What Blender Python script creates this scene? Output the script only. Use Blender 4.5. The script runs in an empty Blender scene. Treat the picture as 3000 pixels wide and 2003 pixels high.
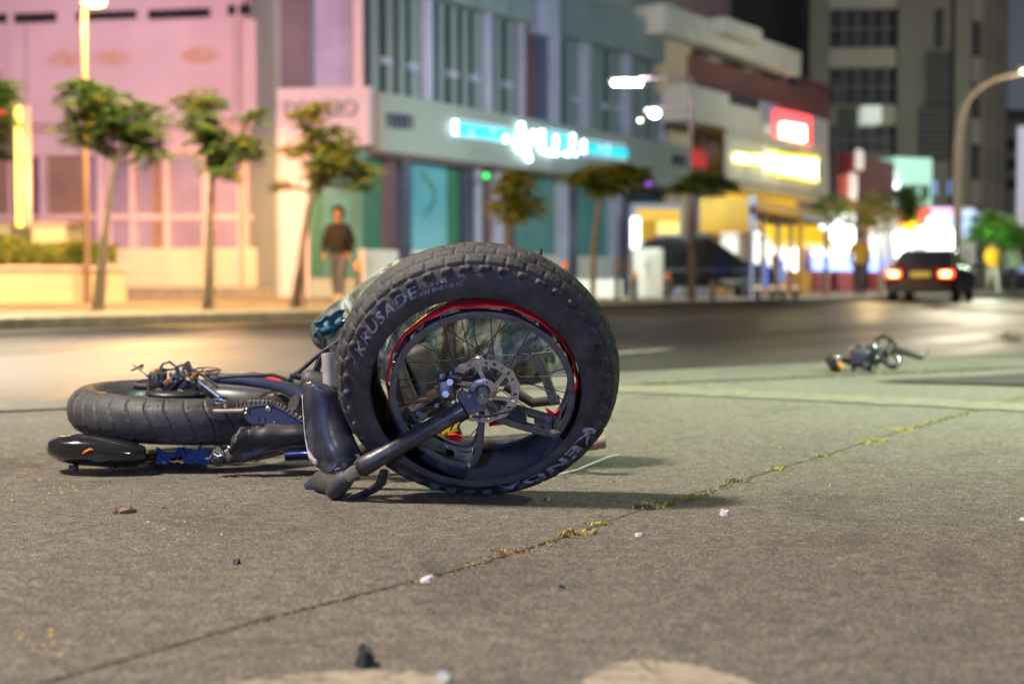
import bpy, bmesh, math, random
from mathutils import Vector, Matrix, noise as mnoise
R = math.radians
sin, cos, pi = math.sin, math.cos, math.pi
scene = bpy.context.scene
col = scene.collection

# ------------------------------------------------------------------ camera
H = 0.452                      # camera height, metres
TILT = R(2.33)
FPX = 4167.0                   # 50 mm on 36 mm sensor, in pixels of the 3000 px frame
cam_d = bpy.data.cameras.new('camera'); cam = bpy.data.objects.new('camera', cam_d); col.objects.link(cam)
cam.location = (0, 0, H); cam.rotation_euler = (pi/2 - TILT, 0, 0)
cam_d.lens = 50; cam_d.sensor_width = 36; cam_d.clip_start = .05; cam_d.clip_end = 800
cam_d.dof.use_dof = True; cam_d.dof.focus_distance = 2.88; cam_d.dof.aperture_fstop = 2.75
cam_d.dof.aperture_blades = 0
scene.camera = cam

# ------------------------------------------------------------------ sky and night lamps
w = bpy.data.worlds.new("World"); scene.world = w; w.use_nodes = True
wn = w.node_tree; wn.nodes.clear()
bg = wn.nodes.new('ShaderNodeBackground'); wo = wn.nodes.new('ShaderNodeOutputWorld')
tc = wn.nodes.new('ShaderNodeTexCoord'); sx = wn.nodes.new('ShaderNodeSeparateXYZ'); rp = wn.nodes.new('ShaderNodeValToRGB')
nz = wn.nodes.new('ShaderNodeTexNoise'); nz.inputs['Scale'].default_value = 5; nz.inputs['Detail'].default_value = 4
mx = wn.nodes.new('ShaderNodeMix'); mx.data_type = 'RGBA'; mx.blend_type = 'MULTIPLY'; mx.inputs[0].default_value = .5
rp.color_ramp.elements[0].position = 0.0; rp.color_ramp.elements[0].color = (.085, .09, .11, 1)
rp.color_ramp.elements[1].position = 0.6; rp.color_ramp.elements[1].color = (.028, .036, .065, 1)
wn.links.new(tc.outputs['Generated'], sx.inputs[0]); wn.links.new(sx.outputs['Z'], rp.inputs[0])
wn.links.new(tc.outputs['Generated'], nz.inputs['Vector'])
wn.links.new(rp.outputs[0], mx.inputs[6]); wn.links.new(nz.outputs['Fac'], mx.inputs[7])
wn.links.new(mx.outputs[2], bg.inputs[0]); wn.links.new(bg.outputs[0], wo.inputs[0])
bg.inputs[1].default_value = 1.5

def lamp(name, kind, loc, power, color, size=.15, target=None, spot=None, blend=.6):
    d = bpy.data.lights.new(name, kind); d.energy = power; d.color = color
    d.shadow_soft_size = size
    o = bpy.data.objects.new(name, d); col.objects.link(o); o.location = loc
    if kind == 'SPOT':
        d.spot_size = R(spot); d.spot_blend = blend
    if target is not None:
        o.rotation_euler = (Vector(target) - Vector(loc)).to_track_quat('-Z', 'Y').to_euler()
    return o
# street lamps of the near kerb (above and beside the camera), the patrol car behind, lamps over the far road, two added fills
lamp('near_street_light', 'SPOT', (-5.6, 1.45, 8.2), 10200, (1, .89, .73), .55, (.4, 3.2, 0), 120, .8)
lamp('bay_fill_light', 'SPOT', (3.0, -7.0, 5.2), 650, (1, .90, .84), .2, (0, 3.2, .2), 90, .8)  # added fill behind the camera, brightens the tyre's near side
lamp('cool_street_light', 'SPOT', (9.0, 5.2, 7.5), 22000, (.74, 1.0, .70), .15, (3.1, 6.3, 0), 48, 1.0)
lamp('road_street_light', 'SPOT', (-8.5, 13.5, 9), 36000, (1, .97, .80), .15, (-5.4, 10.4, 0), 58, .8)
lamp('patrol_car_beacon', 'POINT', (-1.2, -2.0, .75), 440, (.22, .36, 1), .10)
lamp('far_road_light', 'SPOT', (16, 50, 9.0), 4000, (1, .86, .62), .2, (12.5, 30, 0), 110, .8)
lamp('tree_fill_light', 'SPOT', (-3.4, 14.2, 6.5), 8000, (1, .80, .40), .2, (-4.2, 19.0, 1.2), 115, .8)  # added fill without a fitting, aimed at the tree crowns

scene.view_settings.view_transform = 'Standard'; scene.view_settings.look = 'None'
scene.view_settings.exposure = 0.0; scene.view_settings.gamma = 1
scene.cycles.max_bounces = 6; scene.cycles.diffuse_bounces = 3; scene.cycles.glossy_bounces = 3
scene.cycles.transmission_bounces = 4; scene.cycles.sample_clamp_indirect = 6
scene.cycles.caustics_reflective = False; scene.cycles.caustics_refractive = False

# ------------------------------------------------------------------ pixel <-> world
def ray(x, y):
    u = (x - 1500) / FPX; v = (1001.5 - y) / FPX
    return Vector((u, cos(TILT) + v*sin(TILT), -sin(TILT) + v*cos(TILT)))
def px(x, y, Y):
    d = ray(x, y); return Vector((0, 0, H)) + d * (Y / d.y)
def gp(x, y, z=0.0):
    d = ray(x, y); k = (z - H) / d.z; return Vector((0, 0, H)) + d * k
def Z1(x, y, Y): return px(860 + x/1.96, 700 + y/1.96, Y)
def Zb(x, y, Y): return px(860 + x/3.485, 1050 + y/3.485, Y)
KL = 1.07                      # the rear half of the wreck lies this much farther off
def Z2(x, y, Y): return px(100 + x/2.61, 1000 + y/2.61, Y*KL)
def Zd(x, y, Y): return px(380 + x/4.517, 1040 + y/4.517, Y*KL)
def Zc(x, y, Y): return px(560 + x/5.87, 1180 + y/5.87, Y*KL)
def Z6(x, y, Y): return px(2300 + x/3.356, 900 + y/3.356, Y)

# ------------------------------------------------------------------ object helpers
def tag(o, label=None, cat=None, group=None, kind=None):
    if label: o['label'] = label
    if cat: o['category'] = cat
    if group: o['group'] = group
    if kind: o['kind'] = kind
    return o
def thing(name, label, cat, loc=(0, 0, 0), group=None):
    o = bpy.data.objects.new(name, None); col.objects.link(o); o.location = loc
    o.empty_display_size = .1
    return tag(o, label, cat, group)
def origin(o):
    v = Vector((0, 0, 0))
    while o is not None:
        v = v + Vector(o.location); o = o.parent
    return v
def copy_tree(o, parent=None):
    c = o.copy(); col.objects.link(c); c.parent = parent
    for ch in list(o.children): copy_tree(ch, c)
    return c

class MB:
    def __init__(s): s.v = []; s.f = []; s.sm = []; s.mi = []; s.cur = 0
    def add(s, vs, fs, smooth=False):
        n = len(s.v); s.v += [Vector(a) for a in vs]
        s.f += [tuple(i + n for i in f) for f in fs]; s.sm += [smooth]*len(fs); s.mi += [s.cur]*len(fs)
        return s
    def box(s, c, size, M=None):
        hx, hy, hz = [a/2 for a in size]
        vs = [Vector((a*hx, b*hy, d*hz)) for a in (-1, 1) for b in (-1, 1) for d in (-1, 1)]
        if M is not None: vs = [M @ a for a in vs]
        c = Vector(c)
        return s.add([a + c for a in vs], [(0, 1, 3, 2), (4, 6, 7, 5), (0, 4, 5, 1), (2, 3, 7, 6), (0, 2, 6, 4), (1, 5, 7, 3)])
    def rbox(s, c, size, b=.01, M=None, seg=2):
        bm = bmesh.new(); bmesh.ops.create_cube(bm, size=1)
        for v in bm.verts: v.co = Vector((v.co.x*size[0], v.co.y*size[1], v.co.z*size[2]))
        bmesh.ops.bevel(bm, geom=bm.edges[:], offset=b, segments=seg, affect='EDGES', profile=.5)
        if M is not None:
            for v in bm.verts: v.co = M @ v.co
        c = Vector(c); bm.verts.index_update()
        s.add([v.co + c for v in bm.verts], [[v.index for v in f.verts] for f in bm.faces], True); bm.free(); return s
    def obox(s, F, u0, u1, z0, z1, d0, d1):
        P = lambda u, z, d: F.O + F.u*u + F.n*d + Vector((0, 0, z - F.O.z))
        vs = [P(a, c, b) for a in (u0, u1) for b in (d0, d1) for c in (z0, z1)]
        return s.add(vs, [(0, 1, 3, 2), (4, 6, 7, 5), (0, 4, 5, 1), (2, 3, 7, 6), (0, 2, 6, 4), (1, 5, 7, 3)])
    def tube(s, pts, r, seg=8, caps=True, smooth=True, flat=None):
        pts = [Vector(p) for p in pts]; n = len(pts)
        rs = r if isinstance(r, (list, tuple)) else [r]*n
        vs = []; prev = None
        for i, p in enumerate(pts):
            t = (pts[min(i+1, n-1)] - pts[max(i-1, 0)])
            t = t.normalized() if t.length > 1e-9 else Vector((0, 0, 1))
            if prev is None:
                a = Vector((0, 0, 1)) if abs(t.z) < .9 else Vector((1, 0, 0))
                e1 = t.cross(a).normalized()
            else:
                e1 = (prev - t*prev.dot(t)); e1 = e1.normalized() if e1.length > 1e-6 else t.orthogonal().normalized()
            prev = e1; e2 = t.cross(e1)
            for k in range(seg):
                a = 2*pi*k/seg
                vs.append(p + e1*(rs[i]*cos(a)) + e2*(rs[i]*sin(a)*(flat or 1)))
        fs = [(i*seg+k, i*seg+(k+1) % seg, (i+1)*seg+(k+1) % seg, (i+1)*seg+k) for i in range(n-1) for k in range(seg)]
        s.add(vs, fs, smooth)
        if caps: s.add(vs[:seg], [tuple(range(seg))[::-1]]); s.add(vs[-seg:], [tuple(range(seg))])
        return s
    def lathe(s, fr, prof, n=48, a0=0, a1=2*pi, smooth=True):
        # prof: (r, w) ring profile, fr: frame with C, ex, eu, en
        closed = abs(a1 - a0 - 2*pi) < 1e-6; m = n if closed else n+1; k = len(prof)
        vs = []
        for i in range(m):
            a = a0 + (a1-a0)*i/n; e = fr.ex*cos(a) + fr.eu*sin(a)
            vs += [fr.C + e*r + fr.en*ww for r, ww in prof]
        fs = [(i*k+j, ((i+1) % m)*k+j, ((i+1) % m)*k+j+1, i*k+j+1) for i in range(n) for j in range(k-1)]
        return s.add(vs, fs, smooth)
    def disc(s, c, nrm, r, seg=12, smooth=False):
        nrm = Vector(nrm).normalized(); a = nrm.orthogonal().normalized(); b = nrm.cross(a)
        return s.add([Vector(c) + a*(r*cos(2*pi*k/seg)) + b*(r*sin(2*pi*k/seg)) for k in range(seg)], [tuple(range(seg))])
    def ball(s, c, r, sc=(1, 1, 1), nu=12, nv=8, M=None):
        vs = []; c = Vector(c)
        for j in range(nv+1):
            t = pi*j/nv
            for i in range(nu):
                a = 2*pi*i/nu
                d = Vector((r*sc[0]*sin(t)*cos(a), r*sc[1]*sin(t)*sin(a), r*sc[2]*cos(t)))
                vs.append(c + (M @ d if M is not None else d))
        fs = [(j*nu+i, (j+1)*nu+i, (j+1)*nu+(i+1) % nu, j*nu+(i+1) % nu) for j in range(nv) for i in range(nu)]
        return s.add(vs, fs, True)
    def prism(s, poly, d):
        # poly of 3-D points extruded by vector d
        n = len(poly); poly = [Vector(p) for p in poly]; d = Vector(d)
        vs = poly + [p + d for p in poly]
        fs = [tuple(range(n))[::-1], tuple(range(n, 2*n))] + [(i, (i+1) % n, n+(i+1) % n, n+i) for i in range(n)]
        return s.add(vs, fs)
    def sheet(s, rows, smooth=True, closed_v=False):
        k = len(rows[0]); n = len(rows); vs = [p for r in rows for p in r]
        fs = [(i*k+j, i*k+j+1, ((i+1) % n)*k+j+1, ((i+1) % n)*k+j) for i in range(n if closed_v else n-1) for j in range(k-1)]
        return s.add(vs, fs, smooth)
    def build(s, name, mat, parent=None, label=None, solid=0, bevel=0, recalc=True):
        o0 = origin(parent) if parent is not None else Vector((0, 0, 0))
        me = bpy.data.meshes.new(name)
        me.from_pydata([tuple(a - o0) for a in s.v], [], s.f)
        for p, sm in zip(me.polygons, s.sm): p.use_smooth = sm
        mats = mat if isinstance(mat, list) else [mat]
        for m in mats: me.materials.append(m)
        if len(mats) > 1:
            for p, mi in zip(me.polygons, s.mi): p.material_index = mi
        if recalc:
            bm = bmesh.new(); bm.from_mesh(me); bmesh.ops.recalc_face_normals(bm, faces=bm.faces[:]); bm.to_mesh(me); bm.free()
        me.validate(); me.update()
        o = bpy.data.objects.new(name, me); col.objects.link(o)
        if parent is not None: o.parent = parent
        if label: o['label'] = label
        if solid:
            m = o.modifiers.new('solid', 'SOLIDIFY'); m.thickness = solid; m.offset = 0
        if bevel:
            m = o.modifiers.new('bevel', 'BEVEL'); m.width = bevel; m.segments = 2; m.limit_method = 'ANGLE'
        return o
class Frame:
    def __init__(s, C, ex, eu, en): s.C, s.ex, s.eu, s.en = Vector(C), Vector(ex), Vector(eu), Vector(en)
    def P(s, x, u, wd=0): return s.C + s.ex*x + s.eu*u + s.en*wd
    def A(s, a, r, wd=0): return s.P(r*cos(a), r*sin(a), wd)
class Fac:
    """vertical facade plane: O origin on the ground, u direction, n towards the street"""
    def __init__(s, O, dx, dy):
        s.O = Vector(O); s.u = Vector((dx, dy, 0)).normalized(); s.n = Vector((s.u.y, -s.u.x, 0))
        if s.n.dot(-s.O) < 0: s.n = -s.n
    def at(s, x, y, off=0):
        d = ray(x, y); o = s.O + s.n*off; k = (o - Vector((0, 0, H))).dot(s.n) / d.dot(s.n)
        p = Vector((0, 0, H)) + d*k; return (p - s.O).dot(s.u), p.z
    def P(s, u, z, d=0): return s.O + s.u*u + s.n*d + Vector((0, 0, z - s.O.z))

# ------------------------------------------------------------------ materials
def mat(name, c, rough=.6, metal=0., c2=None, scale=8., detail=5., bump=0., bscale=None, emit=0., ecol=None, spec=.5, coat=0., lo=.35, hi=.65, rvar=0., alpha_trans=0., coord='Object', stretch=None):
    m = bpy.data.materials.new(name); m.use_nodes = True; nt = m.node_tree; b = nt.nodes['Principled BSDF']
    b.inputs['Base Color'].default_value = (*c, 1); b.inputs['Roughness'].default_value = rough
    b.inputs['Metallic'].default_value = metal; b.inputs['Specular IOR Level'].default_value = spec
    b.inputs['Coat Weight'].default_value = coat; b.inputs['Coat Roughness'].default_value = .06
    if alpha_trans: b.inputs['Transmission Weight'].default_value = alpha_trans
    t = nt.nodes.new('ShaderNodeTexCoord'); src = t.outputs[coord]
    if stretch:
        mp = nt.nodes.new('ShaderNodeMapping'); mp.inputs['Scale'].default_value = stretch[:3]
        if len(stretch) > 3: mp.inputs['Rotation'].default_value = (0, 0, stretch[3])
        nt.links.new(src, mp.inputs[0]); src = mp.outputs[0]
    if c2 is None: c2 = tuple(a*.72 for a in c)
    n = nt.nodes.new('ShaderNodeTexNoise'); n.inputs['Scale'].default_value = scale; n.inputs['Detail'].default_value = detail
    n.inputs['Roughness'].default_value = .6
    nt.links.new(src, n.inputs['Vector'])
    rm = nt.nodes.new('ShaderNodeValToRGB'); rm.color_ramp.elements[0].position = lo; rm.color_ramp.elements[1].position = hi
    rm.color_ramp.elements[0].color = (*c2, 1); rm.color_ramp.elements[1].color = (*c, 1)
    nt.links.new(n.outputs['Fac'], rm.inputs[0]); nt.links.new(rm.outputs[0], b.inputs['Base Color'])
    if rvar:
        mr = nt.nodes.new('ShaderNodeMapRange'); mr.inputs['To Min'].default_value = max(.03, rough-rvar); mr.inputs['To Max'].default_value = min(1, rough+rvar)
        mr.inputs['From Min'].default_value = .3; mr.inputs['From Max'].default_value = .7
        nt.links.new(n.outputs['Fac'], mr.inputs['Value']); nt.links.new(mr.outputs[0], b.inputs['Roughness'])
    if bump:
        n2 = nt.nodes.new('ShaderNodeTexNoise'); n2.inputs['Scale'].default_value = bscale or scale*4; n2.inputs['Detail'].default_value = 6
        nt.links.new(src, n2.inputs['Vector'])
        bp = nt.nodes.new('ShaderNodeBump'); bp.inputs['Strength'].default_value = bump; bp.inputs['Distance'].default_value = .01
        nt.links.new(n2.outputs['Fac'], bp.inputs['Height']); nt.links.new(bp.outputs[0], b.inputs['Normal'])
    if emit:
        b.inputs['Emission Color'].default_value = (*(ecol or c), 1); b.inputs['Emission Strength'].default_value = emit
    return m
def glow(name, c, s): return mat(name, tuple(min(.8, a) for a in c), .4, emit=s, ecol=c)

def asphalt(name, dark, light, agg=300., rough=.85, bump=.6, patch=.5, seedscale=1.3, rlo=None, streak=None):
    m = bpy.data.materials.new(name); m.use_nodes = True; nt = m.node_tree; b = nt.nodes['Principled BSDF']; L = nt.links
    N = nt.nodes.new
    t = N('ShaderNodeTexCoord'); o = t.outputs['Object']
    vor = N('ShaderNodeTexVoronoi'); vor.inputs['Scale'].default_value = agg; L.new(o, vor.inputs['Vector'])
    bw = N('ShaderNodeSeparateColor'); L.new(vor.outputs['Color'], bw.inputs[0])
    fine = N('ShaderNodeTexNoise'); fine.inputs['Scale'].default_value = agg*.45; fine.inputs['Detail'].default_value = 4; L.new(o, fine.inputs['Vector'])
    mid = N('ShaderNodeTexNoise'); mid.inputs['Scale'].default_value = 26; mid.inputs['Detail'].default_value = 6; L.new(o, mid.inputs['Vector'])
    big = N('ShaderNodeTexNoise'); big.inputs['Scale'].default_value = seedscale; big.inputs['Detail'].default_value = 6; big.inputs['Roughness'].default_value = .65
    if streak:
        mp = N('ShaderNodeMapping'); mp.inputs['Rotation'].default_value = (0, 0, streak); mp.inputs['Scale'].default_value = (.07, 1, 1)
        # object space is rotated so that x runs along the road, then squeezed: wear along the wheel tracks
        mp0 = N('ShaderNodeMapping'); mp0.inputs['Rotation'].default_value = (0, 0, streak); L.new(o, mp0.inputs[0])
        mp.inputs['Rotation'].default_value = (0, 0, 0); L.new(mp0.outputs[0], mp.inputs[0]); L.new(mp.outputs[0], big.inputs['Vector'])
    else: L.new(o, big.inputs['Vector'])
    pw = N('ShaderNodeMath'); pw.operation = 'POWER'; pw.inputs[1].default_value = 2.2; L.new(bw.outputs[0], pw.inputs[0])
    a1 = N('ShaderNodeMath'); a1.operation = 'MULTIPLY_ADD'; a1.inputs[1].default_value = .55; a1.inputs[2].default_value = 0; L.new(pw.outputs[0], a1.inputs[0])
    a2 = N('ShaderNodeMath'); a2.operation = 'MULTIPLY_ADD'; a2.inputs[1].default_value = .45; L.new(fine.outputs['Fac'], a2.inputs[0]); L.new(a1.outputs[0], a2.inputs[2])
    rm = N('ShaderNodeValToRGB'); e = rm.color_ramp.elements
    e[0].position = .12; e[0].color = (*dark, 1); e[1].position = .8; e[1].color = (*light, 1)
    L.new(a2.outputs[0], rm.inputs[0])
    tint = N('ShaderNodeValToRGB'); te = tint.color_ramp.elements; te[0].position = .25; te[0].color = (.92, .93, 1.0, 1); te[1].position = .8; te[1].color = (1.16, 1.0, .78, 1)
    L.new(bw.outputs[1], tint.inputs[0])
    mt = N('ShaderNodeMix'); mt.data_type = 'RGBA'; mt.blend_type = 'MULTIPLY'; mt.inputs[0].default_value = .8; L.new(rm.outputs[0], mt.inputs[6]); L.new(tint.outputs[0], mt.inputs[7])
    v2 = N('ShaderNodeTexVoronoi'); v2.inputs['Scale'].default_value = agg*.36; v2.inputs['Randomness'].default_value = 1; L.new(o, v2.inputs['Vector'])
    sc2 = N('ShaderNodeSeparateColor'); L.new(v2.outputs['Color'], sc2.inputs[0])
    big2 = N('ShaderNodeMapRange'); big2.inputs['From Min'].default_value = .78; big2.inputs['From Max'].default_value = .95; big2.inputs['To Min'].default_value = 1; big2.inputs['To Max'].default_value = 1.3; L.new(sc2.outputs[2], big2.inputs['Value'])
    st = N('ShaderNodeTexNoise'); st.inputs['Scale'].default_value = 2.6; st.inputs['Detail'].default_value = 7; st.inputs['Roughness'].default_value = .7; st.inputs['Distortion'].default_value = .5; L.new(o, st.inputs['Vector'])
    sr = N('ShaderNodeMapRange'); sr.inputs['From Min'].default_value = .30; sr.inputs['From Max'].default_value = .46; sr.inputs['To Min'].default_value = .66; sr.inputs['To Max'].default_value = 1; L.new(st.outputs['Fac'], sr.inputs['Value'])
    m0 = N('ShaderNodeMath'); m0.operation = 'MULTIPLY'; L.new(big2.outputs[0], m0.inputs[0]); L.new(sr.outputs[0], m0.inputs[1])
    mr = N('ShaderNodeMapRange'); mr.inputs['From Min'].default_value = .3; mr.inputs['From Max'].default_value = .7
    mr.inputs['To Min'].default_value = 1 - patch; mr.inputs['To Max'].default_value = 1 + patch*.5; L.new(big.outputs['Fac'], mr.inputs['Value'])
    mr2 = N('ShaderNodeMapRange'); mr2.inputs['From Min'].default_value = .3; mr2.inputs['From Max'].default_value = .7
    mr2.inputs['To Min'].default_value = .76; mr2.inputs['To Max'].default_value = 1.20; L.new(mid.outputs['Fac'], mr2.inputs['Value'])
    m1 = N('ShaderNodeMath'); m1.operation = 'MULTIPLY'; L.new(mr.outputs[0], m1.inputs[0]); L.new(mr2.outputs[0], m1.inputs[1])
    mm = N('ShaderNodeMath'); mm.operation = 'MULTIPLY'; L.new(m1.outputs[0], mm.inputs[0]); L.new(m0.outputs[0], mm.inputs[1])
    mx = N('ShaderNodeMix'); mx.data_type = 'RGBA'; mx.blend_type = 'MULTIPLY'; mx.inputs[0].default_value = 1
    cb = N('ShaderNodeCombineColor'); [L.new(mm.outputs[0], cb.inputs[i]) for i in range(3)]
    L.new(mt.outputs[2], mx.inputs[6]); L.new(cb.outputs[0], mx.inputs[7]); L.new(mx.outputs[2], b.inputs['Base Color'])
    b.inputs['Roughness'].default_value = rough
    if rlo is not None:
        m3 = N('ShaderNodeMapRange'); m3.inputs['From Min'].default_value = .35; m3.inputs['From Max'].default_value = .65
        m3.inputs['To Min'].default_value = rlo; m3.inputs['To Max'].default_value = rough; L.new(big.outputs['Fac'], m3.inputs['Value']); L.new(m3.outputs[0], b.inputs['Roughness'])
    b.inputs['Specular IOR Level'].default_value = .4
    bp = N('ShaderNodeBump'); bp.inputs['Strength'].default_value = bump; bp.inputs['Distance'].default_value = .005
    ad = N('ShaderNodeMath'); ad.operation = 'ADD'; L.new(vor.outputs['Distance'], ad.inputs[0]); L.new(fine.outputs['Fac'], ad.inputs[1])
    L.new(ad.outputs[0], bp.inputs['Height']); L.new(bp.outputs[0], b.inputs['Normal'])
    return m

ROAD_ANG = math.atan2(.836, .5484)
M = {}
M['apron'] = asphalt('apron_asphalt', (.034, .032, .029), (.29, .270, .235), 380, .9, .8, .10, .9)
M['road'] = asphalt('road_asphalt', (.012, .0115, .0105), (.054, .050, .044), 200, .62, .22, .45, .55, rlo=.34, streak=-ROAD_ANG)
M['strip'] = asphalt('kerb_concrete', (.045, .042, .037), (.165, .158, .138), 220, .85, .4, .3)
M['pave'] = mat('pavement_slabs', (.33, .29, .25), .8, c2=(.22, .19, .16), scale=3, bump=.2)
M['kerb'] = mat('kerb_stone', (.28, .26, .23), .8, c2=(.17, .15, .13), scale=6, bump=.3)
M['rubber'] = mat('dusty_rubber', (.070, .062, .056), .70, c2=(.010, .010, .012), scale=22, detail=8, bump=.25, bscale=160, rvar=.15, lo=.3, hi=.68)
M['rubber2'] = mat('road_rubber', (.052, .049, .050), .62, c2=(.020, .019, .021), scale=16, detail=8, bump=.15, bscale=180, rvar=.12)
M['inner'] = mat('tyre_inner', (.022, .022, .025), .6)
M['letter'] = mat('worn_grey_print', (.50, .51, .55), .55, c2=(.10, .10, .11), scale=75, lo=.36, hi=.56)
M['emboss'] = mat('embossed_rubber', (.036, .035, .037), .5)
M['faint'] = mat('faint_worn_print', (.27, .27, .29), .6, c2=(.06, .06, .065), scale=90, lo=.38, hi=.62)
M['print'] = mat('pale_print', (.36, .36, .38), .6, c2=(.2, .2, .21), scale=120)
M['blackal'] = mat('black_anodised', (.035, .036, .040), .42, .5, c2=(.07, .07, .075), scale=40, lo=.55, hi=.75, rvar=.15)
M['rimedge'] = mat('scuffed_rim', (.045, .046, .053), .5, .1, c2=(.13, .125, .12), scale=60, lo=.4, hi=.8)
M['disc'] = mat('brushed_disc', (.62, .60, .57), .42, .65, c2=(.42, .40, .36), scale=60, rvar=.1)
M['steel'] = mat('worn_steel', (.50, .49, .46), .34, .9, c2=(.30, .28, .25), scale=30, rvar=.1)
M['darksteel'] = mat('greasy_steel', (.16, .15, .14), .42, .8, c2=(.07, .06, .055), scale=60, rvar=.15)
M['chrome'] = mat('chrome', (.75, .75, .76), .14, 1.0, c2=(.5, .5, .5), scale=40)
M['rust'] = mat('rusty_steel', (.30, .15, .07), .6, .5, c2=(.16, .09, .05), scale=40)
M['red'] = mat('red_rim_tape', (.74, .020, .024), .40, c2=(.52, .012, .016), scale=30, bump=.2, bscale=90)
M['forkblack'] = mat('scratched_black_fork', (.042, .040, .040), .38, .15, c2=(.10, .092, .085), scale=26, detail=9, lo=.36, hi=.50, rvar=.14, bump=.08, bscale=70)
M['guard'] = mat('scuffed_black_plastic', (.020, .022, .032), .34, c2=(.075, .075, .08), scale=22, detail=10, lo=.36, hi=.54, rvar=.16, stretch=(1, 1, .35), bump=.06, bscale=60)
M['guardwhite'] = mat('torn_pale_plastic', (.38, .33, .34), .6, c2=(.5, .44, .45), scale=20)
M['gloss'] = mat('gloss_black_plastic', (.012, .011, .012), .13, c2=(.02, .018, .018), scale=20, coat=.6)
M['matteblack'] = mat('matte_black', (.028, .027, .028), .6, c2=(.05, .048, .046), scale=30, bump=.1)
M['cable'] = mat('cable_black', (.018, .018, .02), .45)
M['bluebar'] = mat('dark_blue_paint', (.018, .03, .075), .25, c2=(.03, .03, .05), scale=15, coat=.5)
M['bluecloth'] = mat('blue_cloth', (.02, .07, .22), .85, c2=(.012, .03, .09), scale=20, bump=.4)
M['dirt'] = mat('dust', (.2, .17, .13), .9, c2=(.1, .08, .06), scale=30)
M['white_plastic'] = mat('white_plastic', (.7, .68, .64), .4, c2=(.55, .53, .5), scale=15)
M['ribbed'] = mat('ribbed_pale', (.32, .27, .26), .55, c2=(.22, .19, .18), scale=14)
M['tape_tan'] = mat('tan_glue', (.38, .27, .15), .6, c2=(.25, .16, .09), scale=50)
M['yellow'] = mat('yellow_print', (.7, .48, .03), .5, c2=(.12, .08, .02), scale=60, lo=.45, hi=.5)
M['orange'] = mat('orange_reflector', (.9, .25, .02), .25, emit=.35, ecol=(1, .3, .02))  # faint glow put into the colour for reflected light
M['leaf'] = [mat('leaf_%s' % k, c, .65, c2=tuple(a*.5 for a in c), scale=3) for k, c in (('mid', (.25, .34, .08)), ('dark', (.14, .24, .06)), ('yellow', (.38, .32, .04)), ('bright', (.12, .36, .04)))]
for lm_ in M['leaf']:
    nt_ = lm_.node_tree; bs_ = nt_.nodes['Principled BSDF']; tr_ = nt_.nodes.new('ShaderNodeBsdfTranslucent'); mx_ = nt_.nodes.new('ShaderNodeMixShader'); mx_.inputs[0].default_value = .4
    nt_.links.new(nt_.nodes['Color Ramp'].outputs[0], tr_.inputs[0]); nt_.links.new(bs_.outputs[0], mx_.inputs[1]); nt_.links.new(tr_.outputs[0], mx_.inputs[2]); nt_.links.new(mx_.outputs[0], nt_.nodes['Material Output'].inputs['Surface'])
M['bark'] = mat('bark', (.20, .15, .12), .9, c2=(.10, .075, .06), scale=20, bump=.4)
M['camo'] = None
def camo():
    m = bpy.data.materials.new('camouflage_fabric'); m.use_nodes = True; nt = m.node_tree; b = nt.nodes['Principled BSDF']; L = nt.links; N = nt.nodes.new
    t = N('ShaderNodeTexCoord'); n = N('ShaderNodeTexNoise'); n.inputs['Scale'].default_value = 9; n.inputs['Detail'].default_value = 3; n.inputs['Distortion'].default_value = .6
    mp = N('ShaderNodeMapping'); mp.inputs['Scale'].default_value = (1.5, 1, .8); L.new(t.outputs['Object'], mp.inputs[0]); L.new(mp.outputs[0], n.inputs['Vector'])
    rm = N('ShaderNodeValToRGB'); rm.color_ramp.interpolation = 'EASE'; e = rm.color_ramp.elements
    e[0].position = .30; e[0].color = (.022, .026, .022, 1); e[1].position = .40; e[1].color = (.085, .095, .07, 1)
    for p, c in ((.45, (.025, .09, .10)), (.50, (.17, .20, .155)), (.57, (.27, .30, .235)), (.62, (.07, .062, .05)), (.70, (.25, .27, .22))):
        q = e.new(p); q.color = (*c, 1)
    L.new(n.outputs['Fac'], rm.inputs[0]); L.new(rm.outputs[0], b.inputs['Base Color']); b.inputs['Roughness'].default_value = .62
    n2 = N('ShaderNodeTexNoise'); n2.inputs['Scale'].default_value = 18; n2.inputs['Detail'].default_value = 6; L.new(t.outputs['Object'], n2.inputs['Vector'])
    bp = N('ShaderNodeBump'); bp.inputs['Strength'].default_value = .5; bp.inputs['Distance'].default_value = .02; L.new(n2.outputs['Fac'], bp.inputs['Height']); L.new(bp.outputs[0], b.inputs['Normal'])
    return m
M['camo'] = camo()

# ================================================================== the setting
RD = Vector((.5484, .8362, 0))                       # direction of the street
RN = Vector((.8362, -.5484, 0))                      # towards the camera's side
def poly_sheet(name, pts, m, z=None):
    b = MB(); pts = [Vector(p) for p in pts]
    if z is not None: pts = [Vector((p.x, p.y, z)) for p in pts]
    b.add(pts, [tuple(range(len(pts)))]); o = b.build(name, m); tag(o, kind='structure'); return o
KA = gp(0, 968); KP = KA - RD*30; KQ = KA + RD*190     # far kerb line
ea, eb = gp(1815, 1095), gp(3000, 1035); ed = (eb - ea).normalized()
E0, E1 = ea - ed*26, ea + ed*9
sa, sb = gp(1820, 1130), gp(3000, 1079); sd = (sb - sa).normalized()
den = sd.x*ed.y - sd.y*ed.x; tx = ((ea.x-sa.x)*ed.y - (ea.y-sa.y)*ed.x)/den
S0, S1 = sa + sd*(tx + .05), sa + sd*9
E0s = S0 + Vector((-.02, .03, 0))
g = poly_sheet('ground', [(-260, -30, 0), (300, -30, 0), (300, 420, 0), (-260, 420, 0)], M['apron'])
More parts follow.
